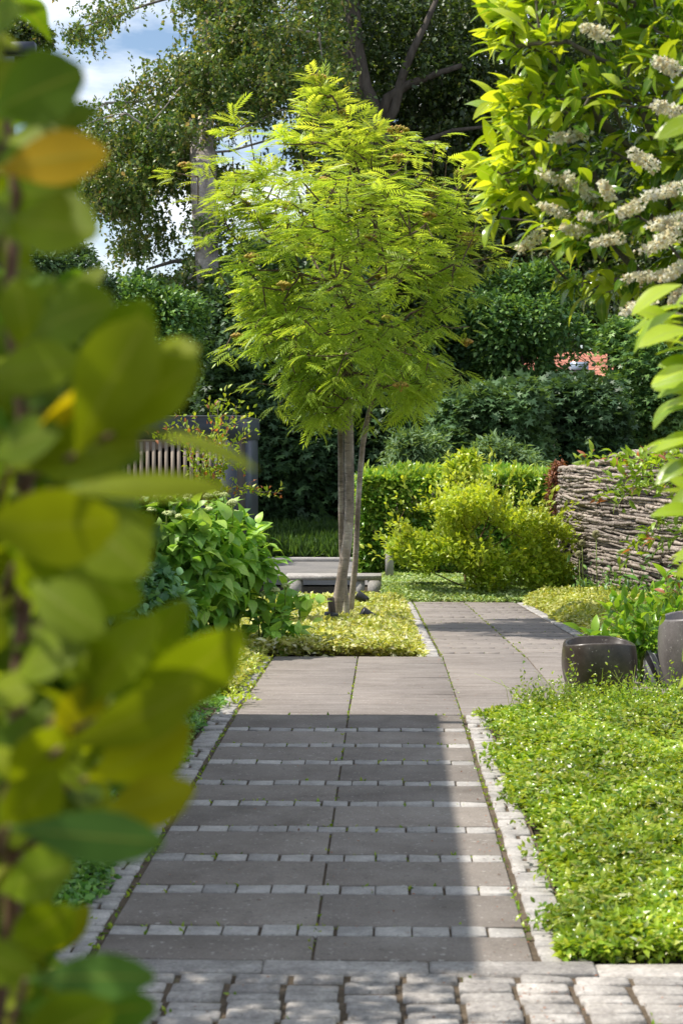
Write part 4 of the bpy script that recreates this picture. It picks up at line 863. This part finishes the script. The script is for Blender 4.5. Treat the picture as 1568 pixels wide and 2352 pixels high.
# ------------------------------------------------------------ HYDRANGEA
def hydrangea(name, label, base, c, r, n, size, lumps, lr, nb, lm='hydrangea', rf=None):
    t = thing(name, tuple(base), label, 'shrub'); P, D = lumpy(c, r, n, lumps, lr, .1, base[2]+.03)
    b = MB(); cluster(b, OVATE, P, D, 3, size*.35, size, .12, 1.0, rf, radial=.9); b.build('foliage', M[lm], t, True)
    A, par, rad = grow([np.array(base), np.array(base)*.8+np.array(c)*.2], np.array(c)+(P[:90]-np.array(c))*.95, .6, .003, .02); sb_ = MB(); branches(sb_, A, par, rad, 5); sb_.build('stems', M['stem'], t, True)
    top = np.argsort(-(P[:, 2]+P[:, 0]*.15-P[:, 1]*.25+rs.normal(0, .08, n)))[:nb]
    for i in top:
        p = P[i]+np.array([.01, -.06, .09]); bb2 = MB()
        for k in range(40):
            v = unit(rnd3(1))[0]; v[2] = abs(v[2])*.7; o = p+v*.03; e = .011
            o6 = np.array([(e, 0, 0), (-e, 0, 0), (0, e, 0), (0, -e, 0), (0, 0, e), (0, 0, -e)])+o
            bb2.add(o6, T=[(0, 2, 4), (2, 1, 4), (1, 3, 4), (3, 0, 4), (2, 0, 5), (1, 2, 5), (3, 1, 5), (0, 3, 5)])
        fb_ = bb2.build('flower_bud', M['bud'], t); fb_['_org'] = t['_org']; bb2 = MB(); bb2.tube([P[i]-np.array([0, 0, .1]), p], [.004, .004], 4); bb2.build('stalk', M['stem'], fb_)
    return t
c = at(425, 1285, 12.8); s = 12.8/FPX
hydrangea('hydrangea', 'large hydrangea with broad green leaves and pale buds left of the landing', (c[0], 12.8, g(12.8)), (c[0], 12.8, c[2]-.05), (185*s, .55, 182*s), 980, .125, 34, .34, 30)
c = at(660, 1425, 12.95); s = 12.9/FPX
hydrangea('hydrangea', 'low leaning hydrangea shoots over the golden bed beside the landing', (c[0]-.25, 13, g(13)), (c[0], 12.95, c[2]), (92*s, .22, 50*s), 42, .125, 16, .42, 4)
c = at(300, 1385, 12.0); s = 12/FPX
shrub('snowberry_bush', 'blue-green small-leaved bush low in front of the hydrangea', 'shrub', (c[0], 12, g(12)), c, (125*s, .45, 85*s), 900, OVATE, .075, 'bluegreen', 'twig', k=3, spread=.035, lumps=20, nt=50, trad=.012)
# stray hydrangea shoots are part of the low plant; wispy shrub before the carport
def sprays(name, label, cat, base, lines, leaf, size, lm, bm, step=.035, rad=.006, per=2, jit=.02, rf=None):
    t = thing(name, tuple(base), label, cat); b = MB(); f = MB()
    for pts in lines:
        P = np.array(pts); L_ = np.concatenate([[0], np.cumsum(np.linalg.norm(np.diff(P, axis=0), axis=1))]); n = max(4, int(L_[-1]/.06))
        q = np.linspace(0, L_[-1], n); Pq = np.stack([np.interp(q, L_, P[:, k]) for k in range(3)], 1)+rnd3(n, .006); b.tube(Pq, np.linspace(rad, rad*.35, n), 5)
        k = int(L_[-1]*.72/step); q = np.linspace(L_[-1]*.28, L_[-1], max(k, 3)); Pl = np.repeat(np.stack([np.interp(q, L_, P[:, j]) for j in range(3)], 1), per, 0)+rnd3(len(q)*per, jit)
        d = unit(P[-1]-P[0]); m = len(Pl); f.scatter(leaf, Pl, unit(rnd3(m, .7)+d*.8+np.array([0, 0, .15])), unit(rnd3(m, .5)+np.array([0, 0, 1])), size*rs.uniform(.6, 1.3, m), rs.random(m) if rf is None else rf(m))
    b.build('branches', M[bm], t, True); f.build('foliage', M[lm], t, True)
    return t
Yw = 15.5; bw = at(480, 1250, Yw); bw[2] = g(Yw); ln = []
for e, mids in (((520, 905), [(500, 1010)]), ((500, 935), [(505, 1010)]), ((575, 950), [(520, 990)]), ((400, 950), [(450, 1010)]), ((350, 1000), [(430, 1030)]), ((445, 960), [(465, 1030)]), ((580, 990), [(530, 1030)]), ((560, 1085), [(520, 1060)]), ((645, 1135), [(560, 1125)]), ((470, 1000), [(480, 1080)]), ((540, 1040), [(500, 1080)]), ((430, 1070), [(460, 1110)]), ((380, 975), [(440, 1040)]), ((610, 1130), [(550, 1120)]), ((480, 925), [(495, 1000)]), ((545, 930), [(515, 1000)])):
    dy = rs.uniform(-.3, .3); ln.append([bw, at(490, 1140, Yw)]+[at(x, y, Yw+dy*.5) for x, y in mids]+[at(*e, Yw+dy)])
sprays('serviceberry_bush', 'wispy shrub with thin twigs and small reddish-green leaves before the carport', 'shrub', bw, ln, SMALL, .05, 'redleaf', 'bark', .028, .008, 3, .028, rf=lambda m: np.where(rs.random(m) < .15, 1, .3+.45*rs.random(m)))

# right hand twigs in front of the branch wall
Yw = 8.8; bw = at(1720, 1560, Yw); bw[2] = g(Yw); ln = []
hub = at(1640, 1250, Yw)
for pts in ([(1640, 1120), (1520, 1060), (1420, 1070), (1330, 1045)], [(1560, 1090), (1450, 1050), (1400, 1040)], [(1600, 1130), (1500, 1110), (1400, 1145), (1375, 1140)], [(1560, 1110), (1450, 1120), (1420, 1165)], [(1640, 1180), (1540, 1180), (1480, 1230), (1435, 1285)], [(1600, 1190), (1500, 1215), (1480, 1270)], [(1640, 1080), (1560, 1060), (1480, 1075), (1440, 1100)], [(1620, 1240), (1560, 1230), (1510, 1250)], [(1640, 1330), (1570, 1350), (1510, 1370)], [(1600, 1060), (1520, 1045), (1470, 1085)], [(1560, 1120), (1480, 1090), (1390, 1110)], [(1600, 1280), (1560, 1300), (1520, 1400)]):
    dy = rs.uniform(-.25, .25); ln.append([hub]+[at(x, y, Yw+dy*(i+1)/3) for i, (x, y) in enumerate(pts)])
ln.append([bw, at(1700, 1400, Yw), hub])
sprays('serviceberry_bush', 'thin reddish twigs with small green leaves hanging before the branch wall', 'shrub', bw, ln, LAUREL, .062, 'redleaf', 'twig', .026, .004, 3, .018, rf=lambda m: np.where(rs.random(m) < .05, 1, .2+.4*rs.random(m)))

# ------------------------------------------------------------ POTTED AND WALL PLANTS
Yp = 11.0; ln = []; bp = at(1470, 1560, Yp); bp[2] = g(Yp)
for pts in ([(1470, 1490), (1440, 1450), (1400, 1425)], [(1450, 1480), (1420, 1470), (1385, 1465)], [(1480, 1450), (1470, 1400), (1440, 1370)], [(1500, 1440), (1500, 1380), (1480, 1350)], [(1520, 1450), (1540, 1390), (1530, 1350)], [(1480, 1470), (1470, 1500), (1450, 1490)], [(1480, 1440), (1430, 1410), (1395, 1400)], [(1540, 1420), (1560, 1370), (1570, 1340)], [(1500, 1450), (1450, 1430), (1425, 1440)], [(1420, 1490), (1380, 1480), (1345, 1462)], [(1500, 1470), (1510, 1420), (1500, 1400)]):
    dy = rs.uniform(-.2, .2); ln.append([bp]+[at(x, y, Yp+dy) for x, y in pts])
sprays('peony', 'peony with dark glossy divided leaves leaning over the brown pot', 'plant', bp, ln, LAUREL, .125, 'peony', 'stem', .032, .006, 3, .03)
c = at(1505, 1495, 10.75); shrub('potted_plant', 'tuft of fresh green leaves in the striped pot', 'plant', (c[0], 10.75, g(10.75)+.2), c, (.08, .08, .07), 90, SMALL, .04, 'peony', 'stem', k=2, spread=.015, lumps=6, nt=12, trad=.004)
for x, y, r_ in ((1368, 1222, .05), (1336, 1242, .042), (1329, 1268, .045)):
    c = at(x, y+5, 19.6); c[0] -= 0; z0 = float(g(19.6)); t = thing('allium', (c[0], c[1], z0+.05), {1368: 'tallest round allium seedhead before the branch wall', 1336: 'middle allium seedhead before the branch wall', 1329: 'lowest allium seedhead, closest to the yellow shrub'}[x], 'plant', 'allium seedheads')
    b = MB()
    for k in range(160):
        v = unit(rnd3(1))[0]; b.tube([c, c+v*r_], [.0012, .0025], 3, r=rs.random())
    b.build('seedhead', M['seed'], t); b = MB(); b.tube([c, (c[0]+.02, c[1], z0)], [.005, .006], 6); b.build('stem', M['stem'], t, True)
b = MB(); n = 900; s_ = rs.uniform(2.0, 6.5, n); xy = wpt(s_)+wnrm(s_)*rs.uniform(.04, .4, n)[:, None]; hh = rs.exponential(.12, n)
P = np.column_stack([xy, g(xy[:, 1])+.05+hh]); b.scatter(LAUREL, P, unit(rnd3(n, .6)+np.array([0, 0, .7])), unit(rnd3(n, .6)+np.array([0, 0, .6])), rs.uniform(.05, .11, n), rs.random(n))
tag(b.build('border_plants', M['ivy']), 'mixed green perennials along the foot of the branch wall', 'plants', kind='stuff')

# ------------------------------------------------------------ FLOWERING LAUREL, upper right
Yl = 6.4; sL = Yl/FPX
poly = [(1150, 40), (1180, -80), (1900, -120), (1900, 760), (1560, 740), (1450, 690), (1340, 655), (1310, 600), (1230, 545), (1250, 500), (1160, 480), (1110, 380), (1160, 290), (1150, 230), (1180, 160), (1150, 110)]
b0 = at(1780, 1600, 6.6); b0[2] = g(6.6)
t = thing('flowering_laurel', tuple(b0), 'laurel tree with glossy leaves and cream flower spikes at the upper right', 'tree')
q = in_poly(poly, 760); nz = smooth_noise(q[:, 0]*.01, q[:, 1]*.013, 2.4, 88); q = q[(nz > -.08) | (q[:, 0] > 1600)]; q = np.vstack([q, [(1140, 45), (1160, 235), (1150, 390), (1120, 385), (1150, 500), (1165, 205), (1230, 545), (1310, 650), (1335, 660), (1150, 95), (1145, 290)]])
d_ = np.clip((q[:, 0]-1100)/500, 0, 1); dyy = rs.uniform(-1, 1, len(q))*(.15+.6*d_); P = at(q[:, 0], q[:, 1], Yl+dyy)
cen = at(1750, 420, Yl+.1); out = unit(unit(P-cen)+np.array([0, -.25, .2]))
b = MB(); cluster(b, LAUREL, P, out, 8, .026, .10, .05, 1.0, lambda p: np.clip(rs.beta(1.6, 1.4, len(p))+.25*(p[:, 0] < .62)-.0, 0, 1), radial=1.0); b.build('foliage', M['flowerlaurel'], t, True)
A, par, rad = grow([b0, at(1780, 1200, 6.6), at(1760, 900, 6.5), at(1750, 650, 6.5), at(1740, 400, 6.5)], P, .3, .004, .06, .6); bt = MB(); branches(bt, A, par, rad, 6); bt.build('trunk', M['bark'], t, True)
spk = [((1190, 575), (1245, 535)), ((1235, 395), (1330, 430)), ((1325, 495), (1420, 505)), ((1265, 320), (1345, 305)), ((1240, 470), (1310, 500)), ((1470, 580), (1560, 540)), ((1430, 640), (1540, 630)), ((1360, 560), (1425, 545)), ((1480, 450), (1565, 430)), ((1430, 715), (1500, 690)), ((1300, 190), (1350, 210)), ((1400, 180), (1460, 190)), ((1340, 60), (1390, 85)), ((1490, 520), (1568, 500)), ((1420, 490), (1470, 470)), ((1300, 400), (1360, 455)), ((1520, 640), (1568, 610)), ((1390, 260), (1430, 300)), ((1500, 140), (1550, 160)), ((1450, 350), (1500, 380)), ((1310, 80), (1340, 60)), ((1380, 420), (1400, 450)), ((1480, 30), (1530, 60)), ((1540, 690), (1590, 660)), ((1500, 240), (1560, 260)), ((1330, 240), (1370, 262))]
spk = [p for i, p in enumerate(spk) if p[0][1] > 300 or i % 3 == 0]+[((1290, 520), (1350, 540)), ((1500, 560), (1590, 490))]
for (x0_, y0_), (x1_, y1_) in spk:
    f = MB(); sc_ = rs.uniform(.75, 1.15); dd = Yl-.3-.62*np.clip((x0_-1200)/300, 0, 1); a_, c_ = at(x0_, y0_, dd), at(x1_, y1_, dd+.06); m = 190
    tt = rs.random(m)**.9; P_ = a_+(c_-a_)*tt[:, None]; rr_ = (.006+.010*np.sqrt(tt))*sc_; v = unit(rnd3(m)); P_ = P_+v*rr_[:, None]
    f.scatter(cheap_tpl(.9, .2, .1), P_, unit(v+rnd3(m, .4)), unit(rnd3(m)), rs.uniform(.011, .019, m), rs.random(m)); f.tube([a_, c_], [.001, .002], 4, cap=False)
    f.build('flower_spike', M['blossom'], t)
# near laurel, right edge
Yn = 3.7; b0 = at(1850, 2300, Yn); b0[2] = g(Yn)
t = thing('large_leaved_laurel', tuple(b0), 'laurel branch with big light green leaves along the right edge', 'shrub')
f = MB(); tips = [(1505, 300), (1450, 715), (1430, 765), (1450, 800), (1490, 845), (1485, 905), (1462, 1020), (1500, 1090), (1510, 1130), (1540, 1165), (1545, 1290), (1550, 1370), (1530, 690), (1500, 950), (1550, 1490), (1548, 1545), (1550, 200), (1540, 120), (1545, 620), (1475, 960), (1440, 740), (1520, 1200), (1510, 320), (1490, 880), (1470, 1040), (1530, 1260), (1500, 790), (1555, 400)]
for (x_, y_) in tips:
    for q in range(2):
        Yq = Yn+rs.uniform(-.25, .3); tip = at(x_+rs.uniform(-14, 30)+q*22, y_+rs.normal(0, 16), Yq); bs = at(x_+115+rs.uniform(-20, 50), y_-25+rs.normal(0, 22), Yq+rs.uniform(-.04, .04))
        f.scatter(BROAD, bs[None], (tip-bs)[None], unit(np.array([[rs.normal(-.3, .4), rs.normal(-.5, .4), 1.0]])), [min(np.linalg.norm(tip-bs)*1.08, .13)], [rs.beta(2, 1.6)*.9])
P = at(rs.uniform(1670, 1900, 260), rs.uniform(100, 1600, 260), Yn+rs.uniform(-.4, .5, 260)); cluster(f, BROAD, P, unit(rnd3(260)+np.array([-.1, 0, .2])), 4, .03, .085)
f.build('foliage', M['nearlaurel'], t, True)
st = MB(); st.tube([b0, at(1800, 1600, Yn), at(1720, 1200, Yn), at(1700, 700, Yn), at(1690, 150, Yn)], [.03, .025, .02, .015, .008], 8)
for (x_, y_) in tips: st.tube([at(1705, y_+60, Yn), at(1650, y_+5, Yn), at(x_+110, y_-20, Yn)], [.006, .004, .003], 5)
st.build('stems', M['bark'], t, True)

# ------------------------------------------------------------ FRONT SHRUB (close to the lens, blurred)
Yq0 = 1.05; b0 = at(-250, 4500, Yq0); b0[2] = g(Yq0)
t = thing('foreground_shrub', tuple(b0), 'blurred shrub with big rounded olive-green leaves filling the left foreground', 'shrub')
f = MB()
LV = [((-30, 270), (165, 165), 1.02, .25, .62), ((-20, 390), (195, 235), 1.05, .3, .32), ((-10, 395), (218, 345), .98, .97, .42), ((10, 520), (200, 515), 1.0, .5, .62), ((-30, 470), (150, 430), 1.1, .35, .42),
      ((175, 1045), (320, 750), .96, .65, .52), ((200, 1020), (430, 840), .98, .58, .42), ((90, 1138), (490, 1104), .93, .75, .15), ((260, 1000), (578, 1030), .96, .66, .15), ((-60, 1200), (240, 1215), .95, .8, .52),
      ((110, 1150), (325, 1290), .98, .55, .62), ((60, 1330), (215, 1440), .97, .5, .52), ((180, 1640), (330, 1430), 1.0, .55, .42), ((240, 1650), (550, 1490), .97, .55, .42), ((200, 1620), (420, 1410), 1.03, .45, .32), ((140, 1720), (440, 1600), .95, .66, .32),
      ((200, 1790), (415, 1690), 1.0, .85, .52), ((220, 1880), (420, 1820), .98, .88, .42), ((20, 1900), (345, 1935), .95, .08, .32), ((60, 790), (230, 680), 1.02, .4, .62), ((-40, 870), (160, 825), 1.0, .55, .42), ((200, 900), (330, 710), 1.08, .35, .52),
      ((120, 1120), (310, 1130), 1.05, .05, .32), ((60, 2250), (325, 2240), .97, .1, .32), ((40, 2310), (330, 2330), 1.0, .12, .42), ((20, 2160), (150, 2110), 1.0, .45, .52), ((0, 2050), (140, 1990), 1.02, .4, .52), ((30, 1560), (170, 1470), 1.0, .5, .62),
      ((50, 1010), (180, 930), 1.0, .95, .32), ((-20, 1060), (110, 980), 1.0, .4, .52), ((150, 1400), (60, 1290), 1.0, .5, .52), ((120, 1700), (220, 1590), 1.02, .9, .42), ((300, 950), (425, 790), 1.02, .5, .52), ((-20, 60), (25, 20), 1.0, .3, .52), ((0, 1900), (120, 1800), 1.0, .6, .52), ((40, 2400), (230, 2330), .95, .4, .52),
      ((330, 830), (432, 790), 1.0, .8, .32), ((20, 1800), (130, 1700), 1.0, .7, .52), ((30, 1300), (130, 1180), 1.03, .6, .52), ((0, 330), (120, 300), 1.05, .6, .42), ((20, 1080), (290, 1005), 1.0, .6, .42), ((60, 960), (260, 1060), 1.04, .5, .52), ((100, 1290), (300, 1380), 1.02, .45, .52), ((60, 1440), (250, 1530), 1.02, .5, .52), ((150, 1250), (330, 1200), 1.04, .6, .42), ((250, 1240), (365, 1215), 1.05, .04, .42)]
for (bx, by), (tx, ty), Yq, rv, rt in LV:
    bs, tp = at(bx, by, Yq+.02), at(tx, ty, Yq-.02); v = tp-bs; ln_ = np.linalg.norm(v)
    nr = unit(np.array([rs.normal(.25, .25), rs.normal(-1.0, .3), rs.normal(.35, .35)]))
    f.scatter(OBOVS[rt], bs[None], v[None], nr[None], [ln_], [rv])
bnd = np.array([(0, 10), (60, 25), (150, 60), (250, 130), (320, 120), (420, 150), (560, 150), (600, 30), (680, 150), (780, 270), (900, 300), (1000, 230), (1100, 240), (1200, 260), (1300, 250), (1400, 150), (1500, 230), (1600, 270), (1700, 300), (1800, 280), (1900, 160), (2000, 90), (2100, 60), (2200, 130), (2352, 190), (2600, 220)], float)
n = 520; yy = rs.uniform(-80, 2500, n); xb = np.interp(yy, bnd[:, 0], bnd[:, 1]); xx = xb-105-np.abs(rs.normal(0, 150, n)); xx = np.where((yy > 530) & (yy < 730), xx-140, xx); Yq = rs.uniform(1.02, 1.75, n); xx = np.where(Yq > 1.3, xx-40, xx)
P = at(xx, yy, Yq); out = unit(rnd3(n, .5)+np.array([.5, -.35, .35])); f.scatter(OBOV, P, out, unit(rnd3(n, .5)+np.array([.1, -.7, .7])), rs.uniform(.036, .062, n), rs.beta(1.8, 1.8, n)*.86)
n = 1100; yy = rs.uniform(680, 2500, n); xb = np.interp(yy, bnd[:, 0], bnd[:, 1]); P = at(xb-70-np.abs(rs.normal(0, 130, n)), yy, rs.uniform(1.25, 1.7, n)); f.scatter(OBOV, P, unit(rnd3(n, .6)+np.array([.3, -.2, .2])), unit(rnd3(n, .6)+np.array([0, -.8, .5])), rs.uniform(.04, .065, n), rs.beta(1.6, 2.2, n)*.9)
n = 520; P = np.stack([rs.uniform(-1.1, -.36, n), rs.uniform(.9, 2.0, n), rs.uniform(.25, 2.6, n)], 1); f.scatter(OBOV, P, unit(rnd3(n)), unit(rnd3(n, .6)+np.array([0, -.3, .8])), rs.uniform(.06, .09, n), rs.random(n)*.9)
f.build('foliage', M['front'], t, True)
st = MB(); st.tube([b0, at(-80, 2700, 1.15), at(30, 2100, 1.12), at(40, 1650, 1.1), at(60, 1300, 1.1), at(60, 1000, 1.1), at(20, 700, 1.12), at(40, 450, 1.1), at(0, 150, 1.12), at(-30, -200, 1.15)], [.012, .009, .006, .006, .005, .005, .0045, .004, .003, .002], 8)
for (bx, by), (tx, ty), Yq, rv, rt in LV: st.tube([at(min(bx, 60)-20, by+70, 1.1), at(bx, by, Yq+.02)], [.003, .002], 5)
st.build('stems', M['twig'], t, True)
# tree beyond the left edge, dapples the foreground paving
shrub('garden_tree', 'tree standing left of the foreground, outside the view', 'tree', (-3.3, 3.9, 0), (-2.65, 4.3, 3.2), (.95, .38, .55), 560, BEECH, .07, 'darkcarpet', 'bark', k=3, spread=.05, lumps=16, nt=60, trad=.07, trunk='trunk', roots=[np.array([-3.3, 3.9, 0]), np.array([-3.2, 4.0, 1.6]), np.array([-3.0, 4.2, 2.6])])
for o in bpy.data.objects:
    if '_org' in o: del o['_org']
